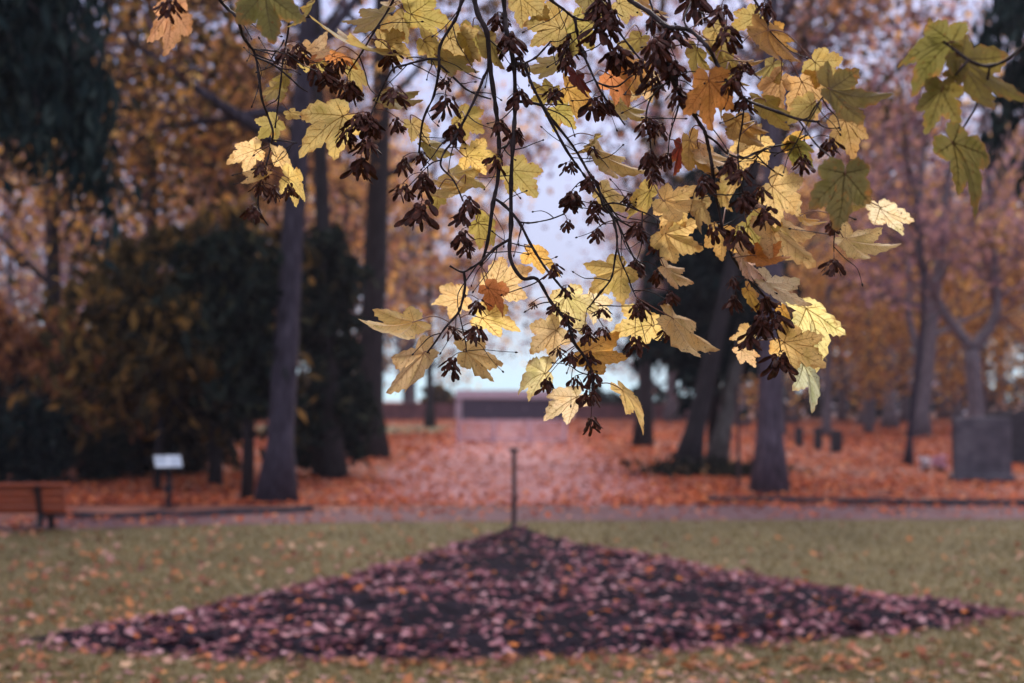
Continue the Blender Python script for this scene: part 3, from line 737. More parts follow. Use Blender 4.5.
# --- right side
b=gx(643,447)
tree('dark_tree','straight dark trunk close to the right edge of avenue',b,19,0.28,top=(b[0]+0.8,b[1],19),fork=0.35,nl=12,crown=['cr_mauve','cr_rust'],nleaf=2400,lsize=0.2,bark='bark_dark')
b=gx(685,470); t1=at(722,340,b[1])
k=14/(t1.z)
tree('leaning_tree','dark trunk leaning right, left one of the ivy ringed pair',b,14,0.25,top=(b[0]+(t1.x-b[0])*k*0.8,b[1]+.3,14),fork=0.33,nl=12,limb=0.3,crown=['cr_mauve','cr_olive'],nleaf=3000,lsize=0.2,bark='bark_dark',bend=0.05)
b=gx(715,466); t1=at(752,340,b[1])
k=14/(t1.z)
tree('leaning_tree','greenish grey trunk leaning right, right one of the ivy ringed pair',b,15,0.22,top=(b[0]+(t1.x-b[0])*k*0.8,b[1]+1,15),fork=0.28,nl=13,limb=0.28,crown=['cr_mauve','cr_olive','cr_rust'],nleaf=3600,lsize=0.2,bark='bark_green',bend=0.05)
b=gx(770,493)
tree('autumn_tree','straight mauve grey trunk standing just behind the right hand kerb',b,16,0.24,top=(b[0]+0.15,b[1],16),fork=0.42,nl=12,limb=0.30,crown=['cr_mauve','cr_rust','cr_gold'],nleaf=2600,lsize=0.16,bark='bark',bend=0.04)
p=at(712,300,37)
spray_mass('evergreen_tree','dark teal evergreen whose low boughs hang behind the two leaning trunks',(p.x,37),[(-.2,0,4.2,1.3,1.1,1.2),(-1.1,.3,3.4,.9,.9,.8),(.6,.2,5.3,1.2,1,1.2),(.9,0,3.5,.9,.9,1.0),(-.4,.2,6.0,1.1,1,1.0),(0,0,2.7,.9,.8,.8),(.1,.3,7.2,.8,.8,.9)],9000,.2,'cr_teal','tree',elong=2.2,droop=.8)
bb=gx(705,474)
iv=MB(); n=1500; C=np.stack([bb[0]+rng.normal(0.15,0.75,n),bb[1]+rng.normal(0,0.9,n),np.abs(rng.normal(0,0.12,n))+0.02],-1); iv.quads(leaf_quads(C,0.13))
tag(iv.build('ivy',M['cr_yew']),'low dark ivy around the feet of the two leaning trunks','ivy',kind='stuff')
b=gx(738,488)
mbp=MB(); V_,F_=tube([Vector((b[0],b[1],-.05)),Vector((b[0]+.02,b[1],1)),Vector((b[0]-.01,b[1],1.95))],[.035,.032,.03],8); mbp.add(V_,F_)
V_,F_=tube([Vector((b[0]-.01,b[1],1.95)),Vector((b[0]-.01,b[1],1.99))],[.042,.02],8); mbp.add(V_,F_)
tag(mbp.build('thin_post',M['post']),'thin dark post between the leaning pair and the mauve grey trunk','post')
# distant trees on the right
b=gx(866,425)
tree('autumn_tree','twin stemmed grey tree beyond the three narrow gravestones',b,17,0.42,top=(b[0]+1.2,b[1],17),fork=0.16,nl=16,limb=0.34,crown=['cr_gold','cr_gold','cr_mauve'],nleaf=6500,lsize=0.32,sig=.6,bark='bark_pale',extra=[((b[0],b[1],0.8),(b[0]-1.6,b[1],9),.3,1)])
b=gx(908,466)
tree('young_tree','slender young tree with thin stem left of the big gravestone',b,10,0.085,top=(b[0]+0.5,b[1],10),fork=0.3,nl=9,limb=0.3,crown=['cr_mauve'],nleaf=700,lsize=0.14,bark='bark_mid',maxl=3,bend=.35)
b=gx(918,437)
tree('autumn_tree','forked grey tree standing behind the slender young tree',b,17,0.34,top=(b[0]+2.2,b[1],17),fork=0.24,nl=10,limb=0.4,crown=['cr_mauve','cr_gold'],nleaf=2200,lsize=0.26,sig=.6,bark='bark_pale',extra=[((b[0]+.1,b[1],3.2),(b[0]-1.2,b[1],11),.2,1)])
# V-forked tree behind the gravestones
Yv=50.0; p0=at(976,395,Yv); f0=at(972,350,Yv); f1=at(937,300,Yv); f2=at(996,312,Yv); f3=at(992,235,Yv); f4=at(918,240,Yv)
e=empty('forked_tree',(p0.x,p0.y,0),'tree with a wide V shaped fork rising above the big gravestone','tree')
mt=MB(); mc=MB(); tubes=[];tips=[]
mt.add(*tube(smooth_path([Vector((p0.x,p0.y,-.1)),Vector((p0.x,p0.y,.8)),Vector((f0.x,f0.y,f0.z))],4),[.42,.36,.31,.30,.29,.29,.28,.28,.27],10))
for path,r0 in (([f0,f1,f4,f4+Vector((.6,.3,6))],.2),([f0,f2,f3,f3+Vector((-.3,0,7))],.22)):
    sp=smooth_path(path,5); rr=[r0*(1-.6*i/len(sp)) for i in range(len(sp))]; mt.add(*tube(sp,rr,8))
    for q in range(4,len(sp),1):
        for _ in range(2): grow(sp[q],rv(1)+Vector((0,0,.7)),rr[q]*.4,2.6,2,4,tubes,tips,up=.1)
for lv,pp,rr,sd_ in tubes: mc.add(*tube(pp,rr,3,cap=False))
T=np.array([tuple(t) for t in tips]); C=T[rng.choice(len(T),2200)]+rng.normal(0,.35,(2200,3)); mc.quads(leaf_quads(C,.26),1)
C=np.array(tuple(f3))+rng.normal(0,.42,(170,3)); mc.quads(leaf_quads(C,.22),2)
mt.build('trunk',M['bark_pale'],e,loc=(p0.x,p0.y,0),smooth=True); mc.build('crown',[M['bare_twig'],M['cr_mauve'],M['cr_gold']],e,loc=(p0.x,p0.y,0))

# background rows: three template trees, copied one by one
tmpl=[]
defs=[(['cr_gold','cr_gold','cr_rust'],4200,.36,0.12,'golden orange'),(['cr_mauve','cr_mauve','cr_gold'],2600,.34,0.14,'mauve brown'),(['cr_mauve'],900,.32,0.12,'nearly bare mauve')]
spots=[]
for px,Yd,k,s in ((826,62,0,.52),(782,66,0,.5),(868,66,0,.5),(926,70,0,.5),(985,68,0,.5),(1030,64,0,.5),(648,98,2,.9),(642,108,1,.95),(412,112,1,.95),(672,98,1,1.05),(700,112,0,1),(742,84,2,1),(760,105,0,.9),(792,92,0,.85),(815,112,1,1.1),(842,100,0,.8),(880,118,1,1.1),(905,96,0,.75),(945,108,2,1.1),(958,90,0,.8),(1000,102,0,.85),(1030,86,1,1),(1062,112,1,1.1),(890,78,2,1.0),
                  (408,108,2,1.0),(378,112,0,1),(330,104,0,1),(290,94,1,1),(250,108,0,1),(205,92,1,1),(160,104,0,1),(110,90,1,1),(60,100,0,1),(10,92,1,1),(-40,102,0,1)):
    spots.append((px,Yd,k,s))
base_t=[]
cnt=0
refs=['far beyond the avenue']
for i,(px,Yd,k,s) in enumerate(spots):
    p=at(px,395,Yd)
    side='right' if px>512 else 'left'
    grp=f'{defs[k][4]} trees in the far row {side} of the avenue'
    lab=f'{defs[k][4]} tree in the hazy far row {side} of the avenue'
    if len([1 for t in base_t if t[0]==k])==0:
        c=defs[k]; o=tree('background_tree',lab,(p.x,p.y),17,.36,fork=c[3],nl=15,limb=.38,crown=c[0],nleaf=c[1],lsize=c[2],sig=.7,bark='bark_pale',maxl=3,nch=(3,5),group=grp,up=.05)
        o.scale=(s,s,s); base_t.append((k,o))
    else:
        o=[t[1] for t in base_t if t[0]==k][0]
        copy_tree(o,(p.x,p.y,0),rng.uniform(0,6.28),s*rng.uniform(.92,1.1),lab,grp)

# ------------------------------------------------------------------ distant hedge, buildings
def hedge(name,label,x0,x1,y,h,w,mat,n):
    e=empty(name,((x0+x1)/2,y,0),label,'hedge'); mb=MB()
    C=np.stack([rng.uniform(x0,x1,n),y+rng.uniform(-w/2,w/2,n),h*(rng.random(n)**.7)],-1); C[:,2]*=1+.18*np.sin(C[:,0]*1.3)+.1*np.sin(C[:,0]*4.1)
    mb.quads(leaf_quads(C,.3,1.3)); mb.build('foliage',M[mat],e,loc=((x0+x1)/2,y,0)); return e
hedge('far_hedge','long dark green hedge behind the trees on the right',17,60,112,2.6,1.6,'cr_teal',9000)
hedge('far_hedge','low dark hedge right of the pale roofed shed',6.2,14,112,2.2,1.4,'cr_dark',2500)
hedge('far_hedge','dark hedge closing the left side behind the trees',-60,-12,98,3.2,1.6,'cr_dark',7000)
g0=at(426,395,98)
spray_mass('far_bush','dull green bush behind the low red brick wall',(g0.x,112),[(0,0,1.3,1.2,1,1.3),(.8,0,1.0,1,1,1.0)],1200,.3,'cr_olive','bush',elong=1.3,droop=.1)
# shed at the end of the avenue
Ys=105.0; a0=at(457,418,Ys); a1=at(572,390,Ys); hs=a1.z
e=empty('garden_shed',((a0.x+a1.x)/2,Ys+2,0),'long low dark shed with a pale roof edge closing the avenue','shed')
cx=(a0.x+a1.x)/2; wd_=a1.x-a0.x
mb=MB(); mb.add(*box((cx,Ys+2,(hs-.45)/2),(wd_-.3,4,hs-.45))); mb.build('wall',M['mauvewall'],e,loc=(cx,Ys+2,0))
mb=MB(); mb.add(*box((cx,Ys+2,hs-.33),(wd_+.2,4.6,.66),bev=.04)); mb.build('roof',M['paleroof'],e,loc=(cx,Ys+2,0))
for k in (-1,0,1):
    dx=cx+k*wd_*.31
    mb=MB(); mb.add(*box((dx,Ys-.03,.8),(wd_*.27,.08,1.55),bev=.01)); d_=mb.build('door',M['mauvewall'],e,loc=(dx,Ys,0))
    mb=MB(); mb.add(*box((dx+wd_*.09,Ys-.09,.8),(.05,.05,.14))); mb.build('handle',M['pale_metal'],d_,loc=(dx,Ys,.8))
mb=MB(); mb.add(*box((a0.x+.12,Ys-.06,(hs-.5)/2),(.5,.1,hs-.5))); mb.build('corner_post',M['paleroof'],e,loc=(a0.x,Ys,0))
# low walls
mb=MB(); q0=at(378,418,104); q1=at(455,402,104)
mb.add(*box(((q0.x+q1.x)/2-4,104,.55),(q1.x-q0.x+8,.4,1.1))); mb.add(*box(((q0.x+q1.x)/2-4,104,1.15),(q1.x-q0.x+8.2,.55,.12)))
tag(mb.build('brick_wall',M['brick']),'low dull red brick wall left of the pale roofed shed','wall')
mb=MB(); q0=at(574,418,104); q1=at(650,402,104)
mb.add(*box(((q0.x+q1.x)/2+3,104,.5),(q1.x-q0.x+6,.4,1.0))); mb.add(*box(((q0.x+q1.x)/2+3,104,1.05),(q1.x-q0.x+6.2,.55,.12)))
tag(mb.build('brick_wall',M['brick']),'low dull red brick wall right of the pale roofed shed','wall')
# pale gate across the avenue
ga=G(459,443); gb=G(565,443); Yg=ga.y; e=empty('avenue_gate',((ga.x+gb.x)/2,Yg,0),'low pale metal gate with three panels across the avenue','gate')
gh=.9
for k in range(4):
    x=ga.x+(gb.x-ga.x)*k/3; mb=MB(); mb.add(*box((x,Yg,gh/2),(.10,.10,gh),bev=.01)); mb.build('gate_post',M['pale_metal'],e,loc=(x,Yg,0))
for k in range(3):
    x0=ga.x+(gb.x-ga.x)*k/3+.05; x1=ga.x+(gb.x-ga.x)*(k+1)/3-.05; mb=MB()
    for z in (.12,.84): mb.add(*box(((x0+x1)/2,Yg,z),(x1-x0,.05,.06)))
    nb=11
    for j in range(nb): mb.add(*box((x0+(x1-x0)*(j+.5)/nb,Yg,.48),(.035,.03,.66)))
    mb.build('gate_panel',M['pale_metal'],e,loc=((x0+x1)/2,Yg,0))
# white houses beyond the right hand trees
for px,Yh,lab in ((842,135,'white house glimpsed behind the twin stemmed tree'),(938,140,'white house glimpsed behind the slender young tree')):
    p=at(px,395,Yh); e=empty('white_house',(p.x,Yh,0),lab,'house'); w=6.5;d=6;h=3.4
    mb=MB(); mb.add([(p.x-w/2,Yh-d/2,0),(p.x+w/2,Yh-d/2,0),(p.x+w/2,Yh+d/2,0),(p.x-w/2,Yh+d/2,0),(p.x-w/2,Yh-d/2,h),(p.x+w/2,Yh-d/2,h),(p.x+w/2,Yh+d/2,h),(p.x-w/2,Yh+d/2,h),(p.x-w/2,Yh,h+2.2),(p.x+w/2,Yh,h+2.2)],[(0,1,5,4),(1,2,6,9,5),(2,3,7,6),(3,0,4,8,7)])
    mb.build('wall',M['white'],e,loc=(p.x,Yh,0))
    mb=MB(); mb.add([(p.x-w/2-.3,Yh-d/2-.3,h-.2),(p.x+w/2+.3,Yh-d/2-.3,h-.2),(p.x+w/2+.3,Yh,h+2.25),(p.x-w/2-.3,Yh,h+2.25),(p.x+w/2+.3,Yh+d/2+.3,h-.2),(p.x-w/2-.3,Yh+d/2+.3,h-.2)],[(0,1,2,3),(3,2,4,5)])
    mb.build('roof',M['slate'],e,loc=(p.x,Yh,0))
    for dx in (-1.8,1.8):
        mb=MB(); mb.add(*box((p.x+dx,Yh-d/2-.02,1.8),(1.0,.08,1.2))); mb.build('window',M['glass'],e,loc=(p.x+dx,Yh-d/2,1.8))

# ------------------------------------------------------------------ post at the tip of the bed
b=gx(514,530); z0=float(bedz(b[0],b[1]))
Yp=b[1]; zt=at(514,448,Yp).z
e=empty('wooden_post',(b[0],b[1],0),'thin dark post with a flat cap at the far tip of the triangular bed','post')
mb=MB(); mb.add(*tube([Vector((b[0],b[1],0.0)),Vector((b[0]+.004,b[1],.5)),Vector((b[0],b[1],zt-.05))],[.036,.033,.032],10)); mb.build('pole',M['post'],e,loc=(b[0],b[1],0),smooth=False)
mb=MB(); mb.add(*tube([Vector((b[0],b[1],zt-.05)),Vector((b[0],b[1],zt-.035)),Vector((b[0],b[1],zt))],[.04,.072,.068],12)); mb.build('cap',M['post'],e,loc=(b[0],b[1],zt))
mb=MB(); mb.add(*tube([Vector((b[0],b[1],z0-.03)),Vector((b[0],b[1],z0+.06)),Vector((b[0],b[1],z0+.075))],[.06,.055,.04],10)); mb.build('collar',M['post'],e,loc=(b[0],b[1],z0))

# ------------------------------------------------------------------ bench
gl=G(40,532); Yb=gl.y; zt=at(40,485,Yb).z; zb=at(40,513,Yb).z
xr=at(66,500,Yb).x; xl=xr-1.75
e=empty('park_bench',((xl+xr)/2,Yb,0),'orange brown slatted wooden bench with black iron legs seen from behind','bench')
tilt=Matrix.Rotation(R(14),3,'X')     # back leans towards the viewer at the top
mb=MB(); ns=4; hh=(zt-zb)
for k in range(ns):
    z=zb+hh*(k+.5)/ns; y=Yb+.02-(z-zb)*.25
    mb.add(*box(((xl+xr)/2,y,z),(xr-xl,.028,hh/ns*.86),rot=Matrix.Rotation(R(14),3,'X'),bev=.006))
mb.build('backrest',M['wood'],e,loc=((xl+xr)/2,Yb,zb))
mb=MB()
zs=zb+.02
for k in range(4): mb.add(*box(((xl+xr)/2,Yb+.10+.105*k,zs-.02+.004*k),(xr-xl,.09,.03),bev=.006))
mb.build('seat',M['wood'],e,loc=((xl+xr)/2,Yb,zs))
mb=MB(); mb.add(*box(((xl+xr)/2,Yb-.25*hh-.01,zt+.015),(xr-xl+.02,.075,.03),bev=.008)); mb.build('top_rail',M['wood'],e,loc=((xl+xr)/2,Yb,zt))
for xx in (at(40,500,Yb).x, xl+.28):
    mb=MB()
    def bar(p0,p1,w=.05,t=.05): 
        V_,F_=tube([Vector(p0),Vector(p0).lerp(Vector(p1),.5),Vector(p1)],[w*1.1,w*.95,w*1.1],4); mb.add(V_,F_)
    bar((xx,Yb-.03,0),(xx,Yb+.03,zs-.05)); bar((xx,Yb+.03,zs-.05),(xx,Yb-.25*hh-.045,zt-.005),.04)
    bar((xx,Yb+.02,zs-.06),(xx,Yb+.46,zs-.05)); bar((xx,Yb+.44,zs-.05),(xx-.0,Yb+.50,0))
    mb.add(*box((xx,Yb-.03,.012),(.09,.14,.024))); mb.add(*box((xx,Yb+.5,.012),(.09,.14,.024)))
    mb.build('leg',M['iron'],e,loc=(xx,Yb,0))

# ------------------------------------------------------------------ info sign
gs=G(168,508); Ys=gs.y; c0=at(168,462,Ys)
e=empty('information_sign',(gs.x,Ys,0),'pale blue white tilted panel on a dark post in front of the yew','sign')
rot=Matrix.Rotation(R(20),3,'Z')@Matrix.Rotation(R(33),3,'X')
cc=Vector((c0.x,Ys,c0.z))
mb=MB(); mb.add(*box(cc,(.42,.33,.025),rot=rot,bev=.004)); pn=mb.build('panel',M['panel'],e,loc=cc)
mb=MB()
for dx,dy,w,h in ((-.11,.02,.17,.22),(.11,.06,.16,.12),(.11,-.08,.16,.1)): mb.add(*box(cc+rot@Vector((dx,dy,.014)),(w,h,.003),rot=rot))
mb.build('print',M['print'],pn,loc=cc)
mb=MB()
fr=[]
for dx,dy,w,h in ((0,.172,.46,.02),(0,-.172,.46,.02),(.22,0,.02,.324),(-.22,0,.02,.324)): mb.add(*box(cc+rot@Vector((dx,dy,0)),(w,h,.04),rot=rot))
mb.build('frame',M['iron'],e,loc=cc)
mb=MB(); mb.add(*box((gs.x,Ys+.04,cc.z/2-.02),(.075,.05,cc.z-.06),bev=.006)); mb.add(*box((gs.x,Ys+.04,.3),(.13,.1,.1),bev=.01)); mb.add(*box((gs.x,Ys+.04,.015),(.24,.2,.03),bev=.006)); mb.build('post',M['iron'],e,loc=(gs.x,Ys,0))

# ------------------------------------------------------------------ gravestones
def headstone(name,label,pxl,pxr,pyt,pyb,depth,mat,curve=0.0,group=None,plinth=True,cat='gravestone'):
    a=G(pxl,pyb); c=G(pxr,pyb); Y=a.y; zt=at(pxl,pyt,Y).z; x0,x1=a.x,c.x; cx=(x0+x1)/2; w=x1-x0
    e=empty(name,(cx,Y,0),label,cat,group)
    n=10; prof=[(-w/2,0.0)]
    for i in range(n+1):
        u=-1+2*i/n; prof.append((u*w/2,zt-curve*w*(u*u)))
    prof.append((w/2,0.0))
    V_=[(cx+x,Y-depth/2,z) for x,z in prof]+[(cx+x,Y+depth/2,z) for x,z in prof]; m=len(prof)
    F_=[tuple(range(m)),tuple(range(2*m-1,m-1,-1))]+[(i,m+i,m+(i+1)%m,(i+1)%m) for i in range(m)]
    mb=MB(); mb.add(V_,F_); o=mb.build('slab',M[mat],e,loc=(cx,Y,0))
    bv=o.modifiers.new('bevel','BEVEL'); bv.width=min(.02,w*.06); bv.segments=2; bv.limit_method='ANGLE'
    if plinth:
        mb=MB(); mb.add(*box((cx,Y,.07),(w*1.08,depth*1.5,.14),bev=.015)); mb.build('plinth',M[mat],e,loc=(cx,Y,0))
    return e
headstone('gravestone','big square grey gravestone at right in front of the forked tree',954,1010,417,481,.28,'stone',0.01)
headstone('gravestone','dark wide gravestone half hidden behind the big square one',988,1046,412,464,.35,'stone_dark',0.01)
headstone('stone_marker','leftmost and palest of the three narrow stone markers',795,803,427,447,.16,'stone_dark',.1,'narrow stone markers',False,'marker')
headstone('stone_marker','middle one of the three narrow stone markers',814,822,427,450,.17,'stone_dark',.2,'narrow stone markers',False,'marker')
headstone('stone_marker','rightmost and thickest of the three narrow stone markers',831,842,430,453,.2,'stone_dark',.1,'narrow stone markers',False,'marker')
g=G(935,471)
for k,(px,mat,lab) in enumerate(((926,'whitefl','white flowers laid left of the big square gravestone'),(941,'pinkfl','pink flowers laid beside the big square gravestone'))):
    g=G(px,472); e=empty('flower_bunch',(g.x,g.y,0),lab,'flowers'); mb=MB(); ms=MB()
    for _ in range(26):
        d=Vector((rng.normal(0,.10),rng.normal(0,.1),rng.uniform(.12,.34))); q=Vector((g.x,g.y,0))+d
        ms.add(*tube([Vector((g.x,g.y,0)),q],[.006,.005],4))
        C=np.array([tuple(q)]*7)+rng.normal(0,.022,(7,3)); mb.quads(leaf_quads(C,.07))
    n0=len(mb.F); fl=[M[mat],M['cr_dark']]
    for v_,in zip(ms.V): pass
    mb.add(np.concatenate(ms.V),ms.F,1); mb.build('blooms',fl,e,loc=(g.x,g.y,0))
# ------------------------------------------------------------------ overhanging maple in the foreground
fr_ = np.random.default_rng(5)
LAT = [(0,1.0,0.50),(48,0.88,0.42),(-48,0.88,0.42),(102,0.52,0.26),(-102,0.52,0.26)]   # lobe angle, length
def maple_outline(g):
    """polar outline round the petiole junction: five toothed lobes with pointed tips"""
    j=lambda s=0.06: 1+g.normal(0,s)
    half=[]
    for side in (1,-1):
        tips=[(0,1.0),(47*j(.04),0.86*j()),(100*j(.04),0.52*j())]
        sin_=[(25*j(.05),0.49*j(.06)),(74*j(.05),0.40*j(.07)),(148,0.24*j(.1))]
        if side==1: t0=tips[0]
        seq=[(0,1.0),sin_[0],tips[1],sin_[1],tips[2],sin_[2],(178,0.085)]
        pts=[]
        for a in range(len(seq)-1):
            p=np.array([math.sin(R(seq[a][0])),math.cos(R(seq[a][0]))])*seq[a][1]
            q=np.array([math.sin(R(seq[a+1][0])),math.cos(R(seq[a+1][0]))])*seq[a+1][1]
            out=p if a%2==0 else q                    # the tip end
            nrm=np.array([-(q-p)[1],(q-p)[0]]); nrm/=np.linalg.norm(nrm)
            if nrm.dot((p+q)/2)<0: nrm=-nrm
            ln=np.linalg.norm(q-p); nt_=7 if ln>0.3 else 5
            if a==5: nt_=4
            for i in range(nt_):
                t=i/nt_
                bulge=math.sin(math.pi*(t if a%2 else 1-t)**0.62)*0.165*ln
                tooth=(0.065*ln if i%2==1 else -0.02*ln)*g.uniform(.6,1.3) if i>0 else 0
                pts.append((p+(q-p)*t+nrm*(bulge+tooth))*np.array([side,1]))
        half.append(pts)
    right=half[0]; left=half[1]
    return right+[np.array([0,-0.05])]+left[1:][::-1]

class Leaf:
    def __init__(s,g,L,fold,droop,curl,wave):
        s.g=g; s.L=L; s.fold=fold; s.droop=droop; s.curl=curl; s.wave=wave; s.ph=g.uniform(0,6.28,3)
        s.va=np.array([0,47,-47,100,-100.])
    def z(s,x,y):
        r=math.hypot(x,y); a=math.degrees(math.atan2(x,y))
        d=np.min(np.abs(s.va-a)); d=min(d,40)
        z=s.fold*r*math.sin(R(d))                         # valleys along the veins
        z-=s.droop*max(y,0)**2+s.droop*0.6*(r*r)*0.5
        z+=s.curl*x*abs(x)+s.curl*0.7*x*x
        z+=s.wave*r*r*math.sin(3*math.atan2(x,y)+s.ph[0])+0.5*s.wave*r*math.sin(9*x+s.ph[1])*math.sin(8*y+s.ph[2])
        return z
    def p(s,x,y,e=0.0): return (x*s.L,y*s.L,(s.z(x,y)+e)*s.L)
    def build(s,mb):
        ol=maple_outline(s.g); k=len(ol); rings=[.18,.36,.55,.72,.87,1.0]
        V=[s.p(0,0)]
        for f in rings: V+=[s.p(q[0]*f,q[1]*f) for q in ol]
        F=[(0,1+(i+1)%k,1+i) for i in range(k)]
        for r_ in range(len(rings)-1):
            a=1+r_*k; b=a+k
            F+=[(a+i,a+(i+1)%k,b+(i+1)%k,b+i) for i in range(k)]
        mb.add(V,F,0); s.rim=[0.0]+[f for f in rings for _ in ol]
        def rib(p0,p1,w0,w1,bow=0):
            p0=np.array(p0);p1=np.array(p1); d=p1-p0; n_=np.array([-d[1],d[0]]); n_/=max(1e-6,np.linalg.norm(n_)); m=6
            for e in (0.006,-0.006):
                V=[];
                for i in range(m+1):
                    t=i/m; c=p0+d*t+n_*bow*math.sin(math.pi*t)*np.linalg.norm(d); w=w0+(w1-w0)*t
                    V+=[s.p(*(c-n_*w),e),s.p(*(c+n_*w),e)]
                mb.add(V,[(2*i,2*i+2,2*i+3,2*i+1) for i in range(m)],1)
        for ang,ln in ((0,.97),(47,.82),(-47,.82),(100,.48),(-100,.48)):
            u=np.array([math.sin(R(ang)),math.cos(R(ang))]); tip=u*ln
            rib((0,0),tip,0.010 if ang==0 else 0.0085,0.0025)
            nb=4 if abs(ang)<90 else 2
            for b_ in range(nb):
                f=0.26+0.62*(b_+.5*s.g.random()*.5)/nb if nb>2 else .35+.25*b_
                for sd in (1,-1):
                    a2=R(ang+sd*44); l2=ln*(0.27 if abs(ang)<90 else .18)*(1.15-0.75*abs(f-.45))
                    st=u*ln*f; rib(st,st+np.array([math.sin(a2),math.cos(a2)])*l2,0.0042,0.0014,bow=-0.06*sd)

def seed_cluster_mesh(mb,top,h,g,npair,spread):
    """a hanging bunch of paired maple keys, flaring like a bell; top is where the stalk enters, h its height"""
    ax=Vector((g.normal(0,.12),g.normal(0,.12),-1)).normalized()
    V_,F_=tube([top,top+ax*h*.2,top+ax*h*.42],[.0010,.0008,.0006],4); mb.add(V_,F_)
    for i in range(npair):
        t=.42*(i/npair); q=top+ax*h*max(0,t+g.normal(0,.02))
        az=i*2.399+g.normal(0,.4)
        out=Vector((math.cos(az),math.sin(az),0))
        ped=q+out*h*(.09+.12*g.random())*spread+ax*h*(.0+.08*g.random())
        V_,F_=tube([q,q.lerp(ped,.5)+Vector((0,0,.001)),ped],[.0006,.0005,.0006],3,cap=False); mb.add(V_,F_)
        side=out.cross(ax).normalized(); opening=g.uniform(.25,.75); flare=g.uniform(.1,.85)*spread
        for sg in (1,-1):
            d=(ax+side*sg*opening+out*flare+Vector(g.normal(0,.12,3))).normalized()
            nr_=h*g.uniform(.065,.09); c=ped+d*nr_*.7
            e1=d; e2=(side*sg+out*g.normal(0,.6)); e2=(e2-e1*e2.dot(e1)).normalized(); e3=e1.cross(e2)
            Vn=[];Fn=[]
            for a in range(4):
                th=math.pi*(a+.5)/4
                for b in range(6):
                    ph=6.283*b/6; Vn.append(tuple(c+e1*math.cos(th)*nr_*1.25+(e2*math.cos(ph)+e3*math.sin(ph)*.8)*math.sin(th)*nr_))
            for a in range(3):
                for b in range(6): Fn.append((a*6+b,a*6+(b+1)%6,(a+1)*6+(b+1)%6,(a+1)*6+b))
            Fn+=[tuple(range(6)),tuple(range(23,17,-1))]
            mb.add(Vn,Fn)
            wl=h*g.uniform(.42,.58); ww=wl*g.uniform(.28,.37); m=7; Vw=[]
            bend=(out*.6+side*sg*.3)*g.uniform(-.25,.7); tw=g.normal(0,.5)
            for a in range(m+1):
                t=a/m; wdt=ww*(.30+.9*math.sin(min(1,t*1.05)**1.4*math.pi*.80)) if a<m else ww*.45
                cc=c+d*wl*t+bend*wl*t*t*.6; cr=e2*math.cos(t*tw)+e3*math.sin(t*tw)
                th=e1.cross(cr)*wdt*.22
                Vw+=[tuple(cc-cr*wdt*.32),tuple(cc+th),tuple(cc+cr*wdt*.62)]
            Fw=[]
            for a in range(m): Fw+=[(3*a,3*a+3,3*a+4,3*a+1),(3*a+1,3*a+4,3*a+5,3*a+2)]
            mb.add(Vw,Fw)

maple=empty('maple_tree',(3.3,0.5,0),'overhanging maple whose twigs of yellow leaves and dark seed bunches hang in front','tree')
mb=MB()
tp=smooth_path([Vector((3.3,.5,-.1)),Vector((3.28,.5,.9)),Vector((3.2,.55,2.0)),Vector((3.3,.5,4.0)),Vector((3.2,.6,7.0))],5)
tr_=[.27-.012*i for i in range(len(tp))]; tr_[0]=.36; tr_[1]=.30; mb.add(*tube(tp,[max(.04,r_) for r_ in tr_],14)); mb.build('trunk',M['bark'],maple,loc=(3.3,.5,0),smooth=True)
limb_pts=smooth_path([Vector((3.22,.54,2.15)),Vector((2.5,1.1,2.72)),Vector((1.6,1.75,2.98)),Vector((.75,2.25,3.02)),Vector((-.1,2.5,2.98)),Vector((-.8,2.55,2.9)),Vector((-1.6,2.6,2.82))],6)
mb=MB(); mb.add(*tube(limb_pts,[.085*(1-.8*i/len(limb_pts))+.006 for i in range(len(limb_pts))],10)); mb.build('limb',M['bark_dark'],maple,loc=limb_pts[0],smooth=True)

TW={}
def twig(name,pts,d0,d1,r0,r1,parent=None,near=False):
    if parent:
        q=TW[parent]['s']; i=int(np.argmin([(a[0]-pts[0][0])**2+(a[1]-pts[0][1])**2 for a in q])); d0=q[i][2]
        pts=[(q[i][0],q[i][1])]+list(pts[1:])
    n=len(pts); seg=[0]
    for i in range(1,n): seg.append(seg[-1]+math.dist(pts[i],pts[i-1]))
    W3=[]
    for i,(x,y) in enumerate(pts):
        t=seg[i]/seg[-1]; d=d0+(d1-d0)*t+(0.012*fr_.standard_normal() if 0<i<n-1 else 0)
        W3.append(P(x,y,d))
    vis0=0
    if not parent:                         # run on upwards to the limb above the picture
        p0=W3[0]; i=int(np.argmin([abs(l.x-p0.x-.05)+.2*abs(l.y-p0.y) for l in limb_pts])); l=limb_pts[i]
        dv=(W3[0]-W3[1]).normalized()
        W3=[l, l.lerp(p0,.45)+Vector((0,0,.04)), p0+dv*.05]+W3
        vis0=3
    sm=smooth_path(W3,5)
    m=len(sm); rad=[]
    dm=(d0+d1)/2/FPX
    for i in range(m):
        t=i/(m-1); rr=(r0+(r1-r0)*t)*dm*(1+.10*fr_.standard_normal())
        if i%5==0 and i>0: rr*=1.22             # nodes
        rad.append(max(.0006,rr))
    TW[name]={'sm':sm,'rad':rad,'s':[topx(p) for p in sm],'kids':[]}

